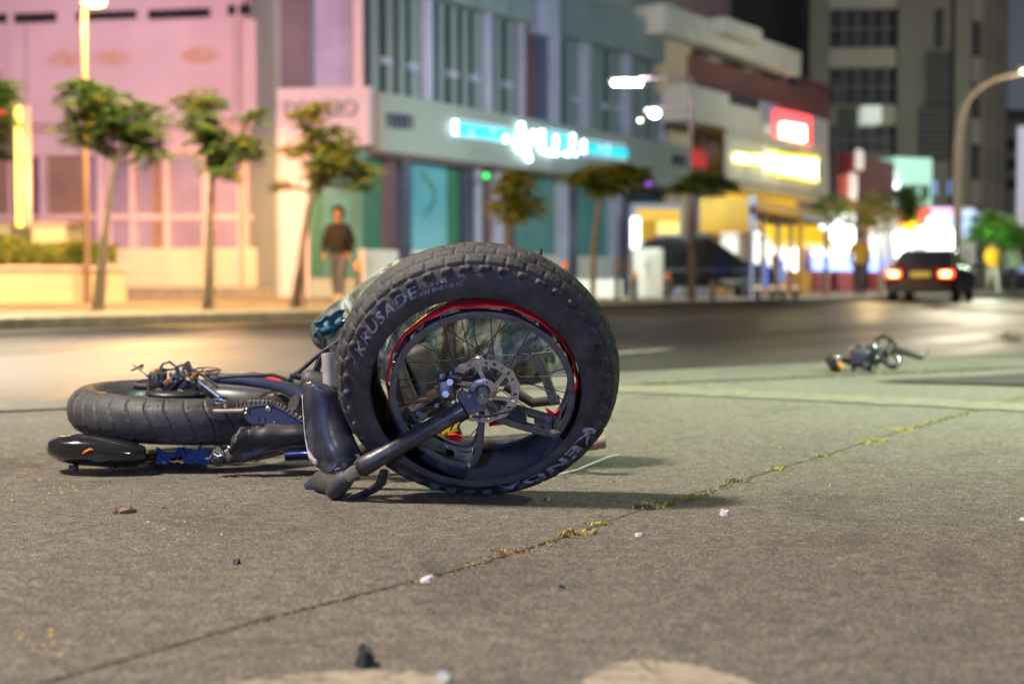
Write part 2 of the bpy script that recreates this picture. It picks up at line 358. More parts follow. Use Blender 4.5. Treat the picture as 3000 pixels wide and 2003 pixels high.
# carriageway: from the bay's edge to the far kerb, on into the distance
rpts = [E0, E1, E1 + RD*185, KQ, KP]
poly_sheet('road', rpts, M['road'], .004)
poly_sheet('kerb_strip', [S0, S1, E1, E0s], M['strip'], .0065)
pv = MB(); far = -RN*120
pv.prism([KP - RN*.16, KQ - RN*.16, KQ + far, KP + far], (0, 0, .12))
tag(pv.build('pavement', M['pave']), kind='structure')
kb = MB()
for i in range(150):
    a = KP + RD*(i*1.2); bq = KP + RD*(i*1.2 + 1.19)
    kb.prism([a, bq, bq - RN*.158, a - RN*.158], (0, 0, .125))
tag(kb.build('kerb', M['kerb'], bevel=.012), kind='structure')
lm = MB(); c0 = gp(2560, 976)
M['linepaint'] = mat('worn_line_paint', (.42, .40, .36), .7, c2=(.10, .10, .09), scale=9, detail=9, lo=.42, hi=.55)
for k in range(-3, 14):
    a = c0 + RD*(k*7.0); e = a + RD*3.0
    lm.add([Vector((p.x, p.y, .008)) for p in (a, e, e - RN*.13, a - RN*.13)], [(0, 1, 2, 3)])
M['linepaint'].node_tree.nodes['Color Ramp'].color_ramp.elements[1].color = (.22, .21, .19, 1)
tag(lm.build('road_marking', M['linepaint']), kind='structure')
M['yline'] = mat('worn_yellow_paint', (.145, .135, .09), .85, c2=(.08, .074, .062), scale=14, detail=9, lo=.35, hi=.6)
yl = MB()
for (x0, y0, x1, y1, wd) in ((1700, 1130, 3100, 1196, 11),):
    n = 24; rows = []
    for i in range(n+1):
        f = i/n; x = x0 + (x1-x0)*f; y = y0 + (y1-y0)*f; j = random.Random(i).uniform(-1.5, 1.5)
        rows.append([gp(x, y - wd + j, .0042), gp(x, y + wd + j, .0042)])
    yl.sheet(rows, False)
tag(yl.build('bay_marking', M['yline']), kind='structure')
# cast shadow painted as a patch of darker asphalt at the bay's edge
M['painted_shade'] = asphalt('painted_shadow_asphalt', (.012, .011, .012), (.055, .048, .046), 260, .85, .6, .15, .9)
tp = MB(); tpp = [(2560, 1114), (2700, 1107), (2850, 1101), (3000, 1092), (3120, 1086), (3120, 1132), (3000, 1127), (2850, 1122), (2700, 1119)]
tp.add([gp(x, y, .0085) for x, y in tpp], [tuple(range(len(tpp)))]); tag(tp.build('painted_shadow', M['painted_shade']), kind='structure')
# pale worn concrete showing at the very front
M['bare'] = mat('bare_concrete', (.27, .225, .17), .9, c2=(.12, .103, .085), scale=38, detail=9, bump=.4, lo=.30, hi=.52)
pp = MB()
def blob(pts, z=.0045):
    c = sum((gp(*p) for p in pts), Vector())/len(pts); ring = []
    n = len(pts)
    for i in range(n):
        for t in [k/14 for k in range(14)]:
            a, b_ = Vector(pts[i]), Vector(pts[(i+1) % n]); q = a.lerp(b_, t)
            q += Vector((26*mnoise.noise(Vector((q.x*.03, q.y*.03, 1))) + 12*mnoise.noise(Vector((q.x*.12, q.y*.12, 5))), 11*mnoise.noise(Vector((q.x*.03, q.y*.03, 8))) + 6*mnoise.noise(Vector((q.x*.14, q.y*.14, 9))))); ring.append(gp(q.x, q.y, z))
    pp.add([Vector((c.x, c.y, z))] + ring, [(0, i+1, (i+1) % len(ring)+1) for i in range(len(ring))])
blob([(1700, 1990), (1790, 1945), (1900, 1930), (2040, 1945), (2180, 1985), (2330, 2040), (2000, 2120), (1640, 2100)])
blob([(660, 2000), (860, 1976), (1060, 1962), (1220, 1966), (1310, 1990), (1280, 2080), (900, 2110)])
tag(pp.build('bare_patch', M['bare']), kind='structure')
# joint in the asphalt running off to the right
jt = MB(); rows = []
jp = [(100, 2003), (330, 1938), (700, 1830), (1060, 1737), (1405, 1648), (1700, 1555), (1910, 1478), (2150, 1410), (2400, 1336), (2620, 1268), (2810, 1216), (3000, 1160), (3120, 1126)]
def jline(t):
    k = min(int(t), len(jp)-2); f = t - k
    return Vector(jp[k]).lerp(Vector(jp[k+1]), f)
rj = random.Random(3); n = 420
for i in range(n+1):
    q = jline(i*(len(jp)-1)/n); p = gp(q.x, q.y, .0022); wv = rj.uniform(.0015, .006) + .005*max(0, mnoise.noise(Vector((i*.31, 0, 0)))); off = rj.uniform(-.006, .006)
    rows.append([p + Vector((off*.4, off - wv, 0)), p + Vector((off*.4, off + wv, 0))])
jt.sheet(rows, False)
M['joint'] = mat('joint_dirt', (.10, .065, .035), .95, c2=(.030, .024, .02), scale=40, bump=.5)
tag(jt.build('asphalt_joint', M['joint']), kind='structure')

# ================================================================== buildings across the street
M['pinkwall'] = mat('pale_pink_render', (.72, .52, .60), .8, c2=(.65, .46, .54), scale=.5, bump=.08, bscale=30)
M['pinktrim'] = mat('pink_white_trim', (.72, .53, .59), .75, scale=2, c2=(.64, .47, .53))
M['darkglass'] = mat('dark_glass', (.030, .022, .030), .12, c2=(.05, .04, .045), scale=1.2)
M['plumglass'] = mat('plum_blind', (.22, .12, .17), .35, c2=(.15, .085, .12), scale=.8)
M['brownblind'] = mat('brown_blind', (.34, .21, .16), .5, c2=(.26, .16, .12), scale=.7)
M['lilac'] = mat('lilac_blind', (.36, .30, .48), .45, c2=(.26, .20, .33), scale=.6)
M['creamwall'] = mat('cream_plinth', (.66, .58, .46), .8, c2=(.58, .5, .4), scale=1, bump=.1)
M['greywall'] = mat('grey_green_cladding', (.28, .33, .32), .6, c2=(.24, .29, .28), scale=.5)
M['greypanel'] = mat('grey_teal_panel', (.20, .27, .30), .45, c2=(.16, .22, .25), scale=.6)
M['teal'] = mat('teal_film_glass', (.075, .20, .21), .25, c2=(.05, .15, .15), scale=.7, emit=.05, ecol=(.15, .65, .65))
M['aqua'] = mat('aqua_film_glass', (.09, .26, .33), .25, c2=(.06, .2, .25), scale=.5, emit=.12, ecol=(.12, .6, .8))
M['greenfilm'] = mat('green_film', (.035, .15, .10), .35, c2=(.025, .11, .075), scale=.8, emit=.02, ecol=(.05, .6, .35))
M['slit'] = mat('dark_slit_glass', (.035, .055, .065), .12, c2=(.02, .035, .04), scale=.8)
M['lav'] = mat('lavender_metal', (.38, .41, .60), .4, c2=(.31, .34, .5), scale=1)
M['plum'] = mat('plum_column', (.13, .075, .10), .5, c2=(.09, .055, .075), scale=1)
M['navy'] = mat('navy_column', (.045, .065, .12), .4, c2=(.03, .04, .08), scale=1)
M['beige'] = mat('beige_render', (.60, .50, .36), .8, c2=(.52, .43, .31), scale=.7, bump=.1)
M['palewall'] = mat('pale_render', (.58, .60, .55), .75, c2=(.52, .5, .46), scale=.8)
M['brownwall'] = mat('brown_red_cladding', (.19, .085, .075), .6, c2=(.13, .06, .055), scale=.7)
M['towergrey'] = mat('olive_grey_render', (.23, .225, .185), .8, c2=(.19, .185, .155), scale=.3)
M['towerpale'] = mat('pale_spandrel', (.42, .40, .33), .8, c2=(.36, .34, .28), scale=.4)
M['darkwin'] = mat('unlit_window', (.035, .038, .055), .15, c2=(.055, .058, .075), scale=1.5)
M['awn'] = mat('yellow_canvas', (.75, .42, .02), .6, c2=(.62, .33, .015), scale=1)
M['redpanel'] = mat('red_panel', (.36, .055, .05), .5, c2=(.28, .045, .045), scale=1)
M['metalgrey'] = mat('grey_metal', (.22, .22, .24), .4, .6, scale=4)
M['paleglow'] = glow('lit_shop_window', (1, .96, .90), 1.5)
M['whiteglow'] = glow('bright_shop_window', (.92, .96, 1), 4.0)
M['blueglow'] = glow('blue_led_strip', (.25, .40, 1), 3.0)
M['cyanglow'] = glow('cyan_sign_light', (.02, .62, .72), 1.1)
M['whitesign'] = glow('white_sign_light', (.72, .95, 1), 7.0)
M['softsign'] = glow('soft_sign_light', (.45, .66, .85), 1.1)
M['yellowglow'] = glow('yellow_sign_light', (1, .92, .50), 9.0)
M['redglow'] = glow('red_sign_light', (1, .07, .08), 2.4)
M['yellowhalo'] = glow('yellow_halo_light', (1, .85, .02), 1.3)
M['lamphead'] = glow('lamp_glow', (1, .88, .55), 14.0)
M['sodium'] = glow('sodium_glow', (1, .62, .16), 14.0)
M['ledwhite'] = glow('led_glow', (1, .97, .86), 18.0)
M['signdark'] = mat('dark_blue_letters', (.03, .045, .11), .5)
M['graylet'] = mat('grey_letters', (.30, .27, .30), .5)

def Z3p(x, y): return x/1.568, y/1.568
def Z4p(x, y): return 900 + x/1.568, y/1.568
def Z5p(x, y): return 1900 + x/1.568, y/1.568
def rect(mb, F, Z, x0, y0, x1, y1, d0=-.05, d1=.05, yref=None, zb=None):
    """box on facade F covering the zoom rectangle, heights read at its middle"""
    a, b = Z(x0, y0), Z(x1, y1); xm = (a[0]+b[0])/2
    u0 = F.at(a[0], a[1], d1)[0]; u1 = F.at(b[0], b[1], d1)[0]
    z1 = F.at(xm, a[1], d1)[1]; z0 = F.at(xm, b[1], d1)[1] if zb is None else zb
    mb.obox(F, min(u0, u1), max(u0, u1), z0, z1, d0, d1)
def part(name, m, F, Z, rs, parent, d0=-.05, d1=.05, label=None, bevel=0, zb=None):
    mb = MB()
    for r in (rs if isinstance(rs, list) else [rs]): rect(mb, F, Z, *r, d0, d1, zb=zb)
    return mb.build(name, m, parent, label, bevel=bevel)
G0 = .12

# ---- pale pink office block, left
a11 = R(11.3); pk_c = px(815, 868, 38)
FP = Fac((pk_c.x, pk_c.y, G0), -cos(a11), sin(a11))
pink = thing('office_building', 'pale pink rendered office block behind the street trees, lit orange from below', 'building', (pk_c.x, pk_c.y, G0))
mb = MB(); mb.obox(FP, 0, 26, G0, 10.5, -8, 0); mb.build('wall', M['pinkwall'], pink)
part('panel', M['pinkwall'], FP, Z3p, (45, 112, 1222, 560), pink, 0, .35)
part('ledge', M['pinktrim'], FP, Z3p, [(-300, 572, 1280, 590), (-300, 680, 1280, 712)], pink, 0, .18)
for r in ((65, 60, 258, 105), (350, 52, 625, 92), (680, 42, 965, 85), (1045, 20, 1222, 68), (-250, 68, 30, 112)):
    part('window', M['darkglass'], FP, Z3p, r, pink, 0, .03)
part('corner_pilaster', M['pinktrim'], FP, Z3p, (1226, -900, 1280, 1140), pink, 0, .25)
for (x0, x1, mm) in ((-240, -120, 'lilac'), (-95, 40, 'brownblind'), (55, 180, 'plumglass'), (212, 392, 'brownblind'), (405, 445, 'lilac'), (510, 592, 'lilac'), (622, 700, 'lilac'), (700, 748, 'brownblind'), (782, 928, 'lilac'), (980, 1108, 'lilac'), (1142, 1275, 'lilac')):
    wd = part('window', M[mm], FP, Z3p, (x0, 720, x1, 1140), pink, 0, .03)
    part('transom', M['pinktrim'], FP, Z3p, (x0, 985, x1, 1010), wd, .03, .09)
for (x0, x1) in ((180, 210), (445, 480), (592, 620), (750, 780), (930, 978), (1110, 1140)):
    part('pilaster', M['pinktrim'], FP, Z3p, (x0, 712, x1, 1140), pink, 0, .22)
part('plinth', M['creamwall'], FP, Z3p, (-300, 1142, 1280, 1312), pink, 0, .30, zb=G0)
part('step', M['kerb'], FP, Z3p, (-300, 1318, 1400, 1355), pink, .30, 1.1, zb=G0)

for x, y in ((300, 275), (510, 268), (920, 255)):
    u, z = FP.at(*Z3p(x, y), .35); q = MB(); q.add([FP.P(u + .55*cos(k*pi/8)*(1 + .2*sin(k*3)), z + .22*sin(k*pi/8), .354) for k in range(16)], [tuple(range(16))]); q.build('rust_stain', mat('rust_stain', (.66, .45, .45), .85, c2=(.6, .34, .26), scale=3, lo=.4, hi=.7), pink)

# ---- grey-green corner building: short return face and long street face
gc = px(1082, 868, 36)
FG = Fac((gc.x, gc.y, G0), .5484, .8362)               # street face
FL = Fac((gc.x, gc.y, G0), -cos(a11), sin(a11))        # return face
clinic = thing('clinic_building', 'grey-green corner building with slit windows above a lit cyan sign', 'building', (gc.x, gc.y, G0))
mb = MB()
uend = FG.at(1981, 480)[0]
mb.prism([FG.P(0, G0, -.02), FG.P(uend, G0, -.02), FG.P(uend, G0, -9), FG.P(2.5, G0, -9), FL.P(2.48, G0, -.02)], (0, 0, 12.5))
mb.build('wall', M['greywall'], clinic)
# return face
part('recess', M['plum'], FL, Z3p, (1282, -700, 1418, 400), clinic, -.0, .04)
part('window', M['lilac'], FL, Z3p, (1440, -700, 1615, 402), clinic, 0, .04, 'tall lilac window above the pink fascia')
part('window_jamb', M['navy'], FL, Z3p, (1418, -700, 1440, 402), clinic, 0, .10)
part('pier', M['pinktrim'], FL, Z3p, (1616, -700, 1668, 402), clinic, 0, .2)
part('return_fascia', M['pinktrim'], FL, Z3p, (1272, 402, 1694, 668), clinic, 0, .5)
part('purple_panel', M['pinkwall'], FL, Z3p, (1282, 700, 1418, 1310), clinic, 0, .06, zb=G0)
part('shop_glass', M['greenfilm'], FL, Z3p, (1424, 690, 1475, 1270), clinic, 0, .05)
part('shop_glass', M['teal'], FL, Z3p, (1478, 690, 1690, 1270), clinic, 0, .05)
# street face, in steps along u
OFG = [0.]
def fu(x, y=300): return FG.at(*Z4p(x, y), OFG[0])[0]
zt = FG.at(*Z4p(285, 410), .5)[1]; zbm = FG.at(*Z4p(310, 690), .5)[1]
mb = MB(); mb.obox(FG, -.02, uend, zbm, zt, 0, .5); fascia = mb.build('fascia', M['greywall'], clinic, bevel=.02)
mb = MB(); mb.obox(FG, -.02, uend, zbm-.12, zbm, 0, .42); mb.build('soffit', M['plum'], clinic)
zsp = zt + .02
def top_at(x, y): return FG.at(*Z4p(x, y), .1)[1]
z_w1 = top_at(1030, 128); z_w2 = top_at(1400, 238); z_p2 = top_at(1600, 128)
u_a, u_b, u_c, u_d = fu(262), fu(1002), fu(1165), fu(1650)
mb = MB(); mb.obox(FG, u_a, u_b, zsp, z_w1, 0, .06); mb.build('upper_glazing', M['slit'], clinic)
OFG[0] = .45; mb = MB(); mb.obox(FG, u_a, fu(1040), z_w1, 12.5, 0, .45); mb.build('upper_panel', M['greypanel'], clinic); OFG[0] = 0.
mb = MB(); mb.obox(FG, u_c, u_d, zsp, z_w2, 0, .06); mb.build('upper_glazing', M['slit'], clinic)
OFG[0] = .45; mb = MB(); mb.obox(FG, u_c-.1, fu(1685), z_w2, z_p2, 0, .45); mb.build('upper_panel', M['greypanel'], clinic); OFG[0] = 0.
OFG[0] = .08; mb = MB(); mb.obox(FG, fu(1005), fu(1062), zsp, 12.4, 0, .08); mb.build('recess', M['plum'], clinic); OFG[0] = 0.
OFG[0] = .12; mb = MB(); mb.obox(FG, fu(1062), fu(1132), zsp, top_at(1100, 180), .0, .12); mb.build('stair_panel', mat('slate_blue_panel', (.06, .11, .22), .45, c2=(.045, .085, .17), scale=.7), clinic); OFG[0] = 0.
OFG[0] = .40; mb = MB(); mb.obox(FG, fu(1062), fu(1160), top_at(1100, 180)+.01, 12.4, .0, .40); mb.build('stair_panel', M['lav'], clinic); OFG[0] = 0.
def slats(xs, zz0, zz1, m, name, d=.16):
    for x0, x1 in xs:
        OFG[0] = d; q = MB(); q.obox(FG, fu(x0), fu(x1), zz0, zz1, .06, d); q.build(name, m, clinic); OFG[0] = 0.
slats([(300, 330), (366, 396), (424, 450), (478, 512), (606, 630), (664, 688), (716, 740), (768, 796), (868, 890), (922, 948)], zsp, z_w1, M['greypanel'], 'slat', .14)
slats([(545, 580), (822, 852), (984, 1002)], zsp, z_w1, M['lav'], 'mullion', .3)
slats([(1195, 1215), (1228, 1254), (1310, 1332), (1345, 1362), (1390, 1408), (1420, 1452), (1505, 1522), (1535, 1560), (1580, 1600), (1612, 1628)], zsp, z_w2, M['greypanel'], 'slat', .14)
slats([(1128, 1166), (1272, 1302), (1462, 1492), (1632, 1650)], zsp, z_w2, M['lav'], 'mullion', .3)
for x, y in ((345, 285), (470, 310), (650, 345), (755, 362), (905, 392), (1215, 460), (1345, 490), (1415, 500)):
    u, z = FG.at(*Z4p(x, y)); q = MB(); q.obox(FG, u-.22, u+.22, z-.09, z+.09, .06, .18); q.build('transom', M['lav'], clinic)
# ground floor: columns and film-covered glass
gz0, gz1 = FG.at(*Z4p(700, 1160))[1], zbm-.12
for x0, x1, mm in ((262, 355, 'greenfilm'), (482, 640, 'aqua'), (640, 716, 'greenfilm'), (960, 1130, 'teal'), (1130, 1166, 'greenfilm'), (1245, 1408, 'teal'), (1480, 1640, 'slit')):
    OFG[0] = .05; q = MB(); q.obox(FG, fu(x0, 900), fu(x1, 900), gz0, gz1, 0, .05); q.build('shop_glass', M[mm], clinic); OFG[0] = 0.
for x0, x1, mm, d in ((355, 440, 'plum', .14), (440, 476, 'navy', .35), (718, 780, 'navy', .2), (780, 800, 'lav', .3), (800, 870, 'plum', .1), (872, 902, 'lav', .3), (905, 958, 'plum', .1), (1168, 1200, 'lav', .3), (1200, 1242, 'navy', .2), (1412, 1446, 'lav', .3), (1446, 1478, 'navy', .2)):
    q = MB(); OFG[0] = d; q.obox(FG, fu(x0, 900), fu(x1, 900), G0, gz1, 0, d); OFG[0] = 0.; q.build('column', M[mm], clinic)
for x0, x1 in ((262, 438), (480, 716), (905, 1222), (1245, 1410)):
    OFG[0] = .18; q = MB(); q.obox(FG, fu(x0, 900), fu(x1, 900), G0, gz0, 0, .18); q.build('plinth', M['palewall'], clinic); OFG[0] = 0.
q = MB(); 
for k in range(14):
    f = k/13; xx = 520 + 60*sin(f*3.0); yy = 800 + 190*f
    u, z = FG.at(*Z4p(xx, yy)); q.obox(FG, u-.035, u+.035, z-.1, z+.1, .05, .055)
q.build('window_drawing', M['greenfilm'], clinic)
# dark street-name plates on the fascia
for xs, y in (((308, 330, 352, 374, 396), 560), ((1634, 1648, 1660), 740)):
    pl = thing('street_name_plate', 'dark blue raised lettering on the grey fascia, %s' % ('beside the corner' if y == 560 else 'at its far end'), 'sign', FG.P(fu(xs[0]), FG.at(*Z4p(xs[0], y))[1], .5))
    for x in xs:
        u, z = FG.at(*Z4p(x, y + (x-xs[0])*.1)); q = MB(); uw = .16 if y == 560 else .3
        q.obox(FG, u-uw, u-uw*.55, z-.18, z+.18, .5, .53); q.obox(FG, u-uw*.55, u+uw*.7, z+.10, z+.18, .5, .53)
        q.obox(FG, u-uw*.55, u+uw*.7, z-.05, z+.03, .5, .53); q.obox(FG, u+uw*.7, u+uw, z-.18, z+.18, .5, .53)
        q.build('letter', M['signdark'], pl)
# worn serif letters on the pink return fascia
def flat_text(s, F, u0, z0, h, wid, d, m, parent, ext=.04, flip=False):
    cu = bpy.data.curves.new('letters', 'FONT'); cu.body = s; cu.extrude = ext; cu.size = 1; cu.offset = .015
    t = bpy.data.objects.new('letters', cu); col.objects.link(t); bpy.context.view_layer.update()
    me = bpy.data.meshes.new_from_object(t.evaluated_get(bpy.context.evaluated_depsgraph_get())); bpy.data.objects.remove(t)
    xs = [v.co.x for v in me.vertices]; ys = [v.co.y for v in me.vertices]; x0, x1, y0, y1 = min(xs), max(xs), min(ys), max(ys)
    b_ = MB(); vs = []
    for v in me.vertices:
        f = (v.co.x-x0)/(x1-x0); f = 1-f if flip else f
        vs.append(F.P(u0 + f*wid, z0 + (v.co.y-y0)/(y1-y0)*h, d + (v.co.z if not flip else v.co.z)))
    b_.add(vs, [tuple(p.vertices) for p in me.polygons]); return b_.build('letters', m, parent)
ua, zl = FL.at(*Z3p(1645, 535), .5); ub, zh = FL.at(*Z3p(1310, 465), .5)
sg = thing('fascia_lettering', 'grey capital letters on the pink fascia behind the third street tree', 'sign', FL.P(ua, zl, .5))
flat_text('IXWEIO', FL, ua, zl, zh-zl, ub-ua, .54, M['graylet'], sg, .03, True)

# ---- lit cyan and white sign
SX = 1300; SK = 560/2349.0
def Zs(x, y): return SX + x*SK, 330 + y*SK
s0 = FG.at(*Zs(130, 300), .6)
lit = thing('illuminated_sign', 'long lit white and cyan sign on the grey-green fascia', 'sign', FG.P(s0[0], s0[1], .55))
def spart(name, m, strokes):
    q = MB()
    for pts, wpx in strokes:
        P3 = []
        for x, y in pts:
            u, z = FG.at(*Zs(x, y), .6); P3.append(FG.P(u, z, .62))
        q.tube(P3, wpx*SK/FPX*30, 10)
    return q.build(name, m, lit)
def sface(x0, y0, x1, y1, sl):
    c = []
    for x, y in ((x0, y0), (x1, y0 + (x1-x0)*sl), (x1, y1 + (x1-x0)*sl), (x0, y1)):
        u, z = FG.at(*Zs(x, y), .55); c.append(FG.P(u, z, .51))
    q = MB(); q.prism(c, FG.n*.05); q.build('sign_face', M['cyanglow'], lit)
sface(175, 130, 815, 270, .135); sface(1250, 250, 1620, 480, .12); sface(1760, 380, 2260, 490, .14)
for st in ([([(135, 100), (138, 265)], 34)], [([(945, 130), (950, 260), (985, 360), (1000, 450), (1045, 585)], 46), ([(965, 290), (900, 310), (880, 380), (920, 460), (995, 470)], 34), ([(960, 280), (1020, 330), (1030, 400), (990, 440)], 30)], [([(1090, 230), (1095, 380)], 40)],
           [([(1198, 220), (1200, 470)], 44), ([(1200, 460), (1270, 490), (1380, 505)], 36)], [([(1370, 290), (1372, 430)], 38)], [([(1580, 270), (1565, 430)], 36)], [([(1480, 503), (1515, 515)], 32)], [([(1610, 500), (1612, 530)], 32)], [([(1712, 345), (1712, 490)], 34)], [([(755, 285), (755, 360)], 34)]):
    spart('bright_letter', M['whitesign'], st)
for x0, y0, x1, y1 in ((185, 95, 790, 195), (150, 285, 720, 355), (1260, 205, 1600, 270), (1330, 505, 1600, 530), (1750, 340, 2250, 415), (1700, 510, 2250, 580)):
    n = 8
    for i in range(n):
        xa = x0 + (x1-x0)*i/n; ya = y0 + (y1-y0)*i/n; spart('letter', M['softsign'], [([(xa, ya), (xa + (x1-x0)/n*.7, ya + (y1-y0)/n*.7)], 15)])
for x, y0, y1 in ((330, 215, 290), (598, 200, 260), (1922, 400, 480), (2018, 390, 510)): spart('letter', M['softsign'], [([(x, y0), (x, y1)], 26)])

# ---- beige balconied block with the yellow sign
bo = FG.P(uend + .5, G0, -.3)
FB = Fac((bo.x, bo.y, G0), .5484, .8362)
FBn = None
OFB = [0.]
def bu(x, y=300): return FB.at(*Z5p(x, y), OFB[0])[0]
def bz(x, y): return FB.at(*Z5p(x, y), OFB[0])[1]
bei = thing('apartment_building', 'beige balconied block with a pale green roof slab behind the yellow sign', 'building', tuple(bo))
ue = bu(835)
OFB[0] = 0; mb = MB(); mb.obox(FB, 0, ue, G0, bz(200, 190), -14, 0); mb.build('wall', M['brownwall'], bei); OFB[0] = 0.
OFB[0] = .8; mb = MB(); mb.obox(FB, bu(84), bu(195), bz(90, 420), bz(90, 100), 0, .8); mb.build('corner_column', M['beige'], bei); OFB[0] = 0.
OFB[0] = .5; mb = MB(); mb.obox(FB, bu(100), bu(195), G0, bz(90, 590), 0, .5); mb.build('corner_column', M['beige'], bei); OFB[0] = 0.
OFB[0] = 1.4; mb = MB(); mb.obox(FB, bu(72), bu(700, 250), bz(200, 190), bz(200, 62), -8, 1.4); mb.build('roof', M['palewall'], bei); OFB[0] = 0.
OFB[0] = 2.0; mb = MB(); mb.obox(FB, bu(355), bu(520), bz(400, 165), bz(400, 95), .3, 2.0); mb.build('roof_box', M['palewall'], bei); OFB[0] = 0.
OFB[0] = .06; mb = MB(); mb.obox(FB, bu(200), bu(680), bz(400, 330), bz(200, 200), 0, .06); mb.build('balcony_window', M['darkwin'], bei); OFB[0] = 0.
for x in (345, 470, 590, 680):
    OFB[0] = .5; q = MB(); q.obox(FB, bu(x), bu(x+14), bz(400, 410), bz(200, 192), .04, .5); q.build('balcony_post', M['metalgrey'], bei); OFB[0] = 0.
OFB[0] = 1.0; mb = MB(); mb.obox(FB, bu(200), bu(820, 450), bz(345, 420), bz(345, 295), 0, 1.0); mb.build('balcony_railing', M['brownwall'], bei); OFB[0] = 0.
OFB[0] = 1.6; mb = MB(); mb.obox(FB, bu(190), bu(520), bz(350, 585), bz(350, 428), .0, 1.6); mb.build('balcony', M['palewall'], bei); OFB[0] = 0.
OFB[0] = 1.64; mb = MB(); mb.obox(FB, bu(378), bu(510), bz(440, 490), bz(440, 448), 1.6, 1.64); mb.build('balcony_slot', M['darkwin'], bei); OFB[0] = 0.
OFB[0] = 1.2; mb = MB(); mb.obox(FB, bu(522), bu(600), bz(560, 668), bz(560, 475), 0, 1.2); mb.build('white_panel', M['lav'], bei); OFB[0] = 0.
OFB[0] = 1.0; mb = MB(); mb.obox(FB, bu(600), bu(830), bz(700, 690), bz(700, 520), 0, 1.0); mb.build('white_panel', M['palewall'], bei); OFB[0] = 0.
OFB[0] = 1.02; mb = MB(); mb.obox(FB, bu(600), bu(830), bz(700, 520), bz(700, 440), 0, 1.02); mb.build('balcony_railing', M['brownwall'], bei); OFB[0] = 0.
OFB[0] = .1; mb = MB(); mb.obox(FB, bu(290), bu(330), bz(310, 770), bz(310, 650), 0, .1); mb.build('window', M['lilac'], bei); OFB[0] = 0.
OFB[0] = .1; mb = MB(); mb.obox(FB, bu(210), bu(270), bz(240, 770), bz(240, 690), 0, .1); mb.build('lit_window', glow('red_window', (.8, .03, .04), .5), bei); OFB[0] = 0.
OFB[0] = 1.6; mb = MB(); mb.obox(FB, bu(360), bu(835), bz(420, 872), bz(420, 838), 0, 1.6); mb.build('canopy_slab', M['beige'], bei); OFB[0] = 0.
# white ribbed board with the yellow sign
board = thing('shop_sign', 'white ribbed signboard with glowing yellow shapes above the yellow awning', 'sign', FB.P(bu(370), bz(400, 820), 1.6))
mb = MB(); z0, z1 = bz(420, 832), bz(420, 640)
OFB[0] = 1.6; z0, z1 = bz(420, 832), bz(420, 640); ub0, ub1 = bu(360), bu(832); OFB[0] = 0.
mb.obox(FB, ub0, ub1, z0, z1, 1.5, 1.62); mb.build('board', M['palewall'], board)
mb = MB()
for i in range(26):
    u = ub0 + (ub1 - ub0)*(i+.2)/26; mb.obox(FB, u, u + (ub1-ub0)/52, z1, z1 + .35, 1.5, 1.62)
mb.build('rib', M['palewall'], board)
def Zy(x, y): return 2080 + x*380/2128, 300 + y*380/2128
def yb(mb, pts, wpx, d=1.75):
    P3 = []
    for x, y in pts:
        u, z = FB.at(*Zy(x, y), d); P3.append(FB.P(u, z, d))
    mb.tube(P3, wpx*380/2128/FPX*58, 10)
def ypart(name, m, pts, wpx, d, par):
    q = MB(); yb(q, pts, wpx, d); q.build(name, m, par)
ypart('lit_letter', M['yellowglow'], [(450, 905), (620, 935)], 50, 1.78, board); ypart('lit_letter', M['yellowglow'], [(730, 935), (850, 950)], 50, 1.78, board); ypart('lit_letter', M['yellowglow'], [(1010, 860), (1020, 1100)], 72, 1.85, board)
for x in (1160, 1250, 1340, 1430, 1520, 1610, 1700): ypart('lit_letter', M['yellowglow'], [(x, 905+(x-1160)*.07), (x, 1150+(x-1160)*.20)], 52, 1.85, board)
for pts, wp, dd in (([(390, 905), (680, 945)], 84, 1.62), ([(710, 930), (890, 955)], 80, 1.62), ([(1010, 800), (1020, 1150)], 98, 1.62), ([(1140, 890), (1745, 935)], 62, 1.70), ([(1140, 1150), (1745, 1270)], 62, 1.70)): ypart('letter_halo', M['yellowhalo'], pts, wp, dd, board)
rs = thing('lit_box_sign', 'small red and yellow lit box sign above the white signboard', 'sign', FB.P(bu(600), bz(660, 640), 1.2))
mb = MB(); c = []
for x, y in ((1040, 120), (1620, 230), (1620, 800), (1040, 690)):
    u, z = FB.at(*Zy(x, y), 1.2); c.append(FB.P(u, z, 1.05))
mb.prism(c, FB.n*.3); mb.build('box', M['redglow'], rs, bevel=.06)
for x in (1215, 1320, 1420, 1510): ypart('lit_letter', M['yellowglow'], [(x, 345 + (x-1220)*.15), (x, 575+(x-1220)*.22)], 54, 1.5, rs)
# ground-floor shop of the beige block
OFB[0] = .4; mb = MB(); mb.obox(FB, bu(205, 900), bu(280, 900), G0, bz(300, 830), 0, .4); mb.build('shop_pier', M['lav'], bei); OFB[0] = 0.
for x0, x1, mm in ((285, 330, 'awn'), (330, 410, 'paleglow'), (412, 450, 'lilac'), (492, 520, 'paleglow'), (545, 600, 'paleglow'), (605, 660, 'paleglow'), (664, 694, 'whiteglow')):
    OFB[0] = .08; q = MB(); q.obox(FB, bu(x0, 1200), bu(x1, 1200), 1.0, bz(500, 1062), 0, .08); q.build('shop_window', M[mm], bei); OFB[0] = 0.
OFB[0] = .3; mb = MB(); mb.obox(FB, bu(205, 900), ue, G0, 1.0, 0, .3); mb.build('shop_plinth', M['awn'], bei); OFB[0] = 0.
aw = thing('awning', 'yellow sloping canvas awning hung below the white signboard', 'awning', FB.P(bu(480), bz(500, 900), .1))
OFB[0] = 1.4; mb = MB(); u0, u1 = bu(470, 900), bu(775, 900); z1 = bz(500, 872); z0 = z1 - 1.9; OFB[0] = 0.
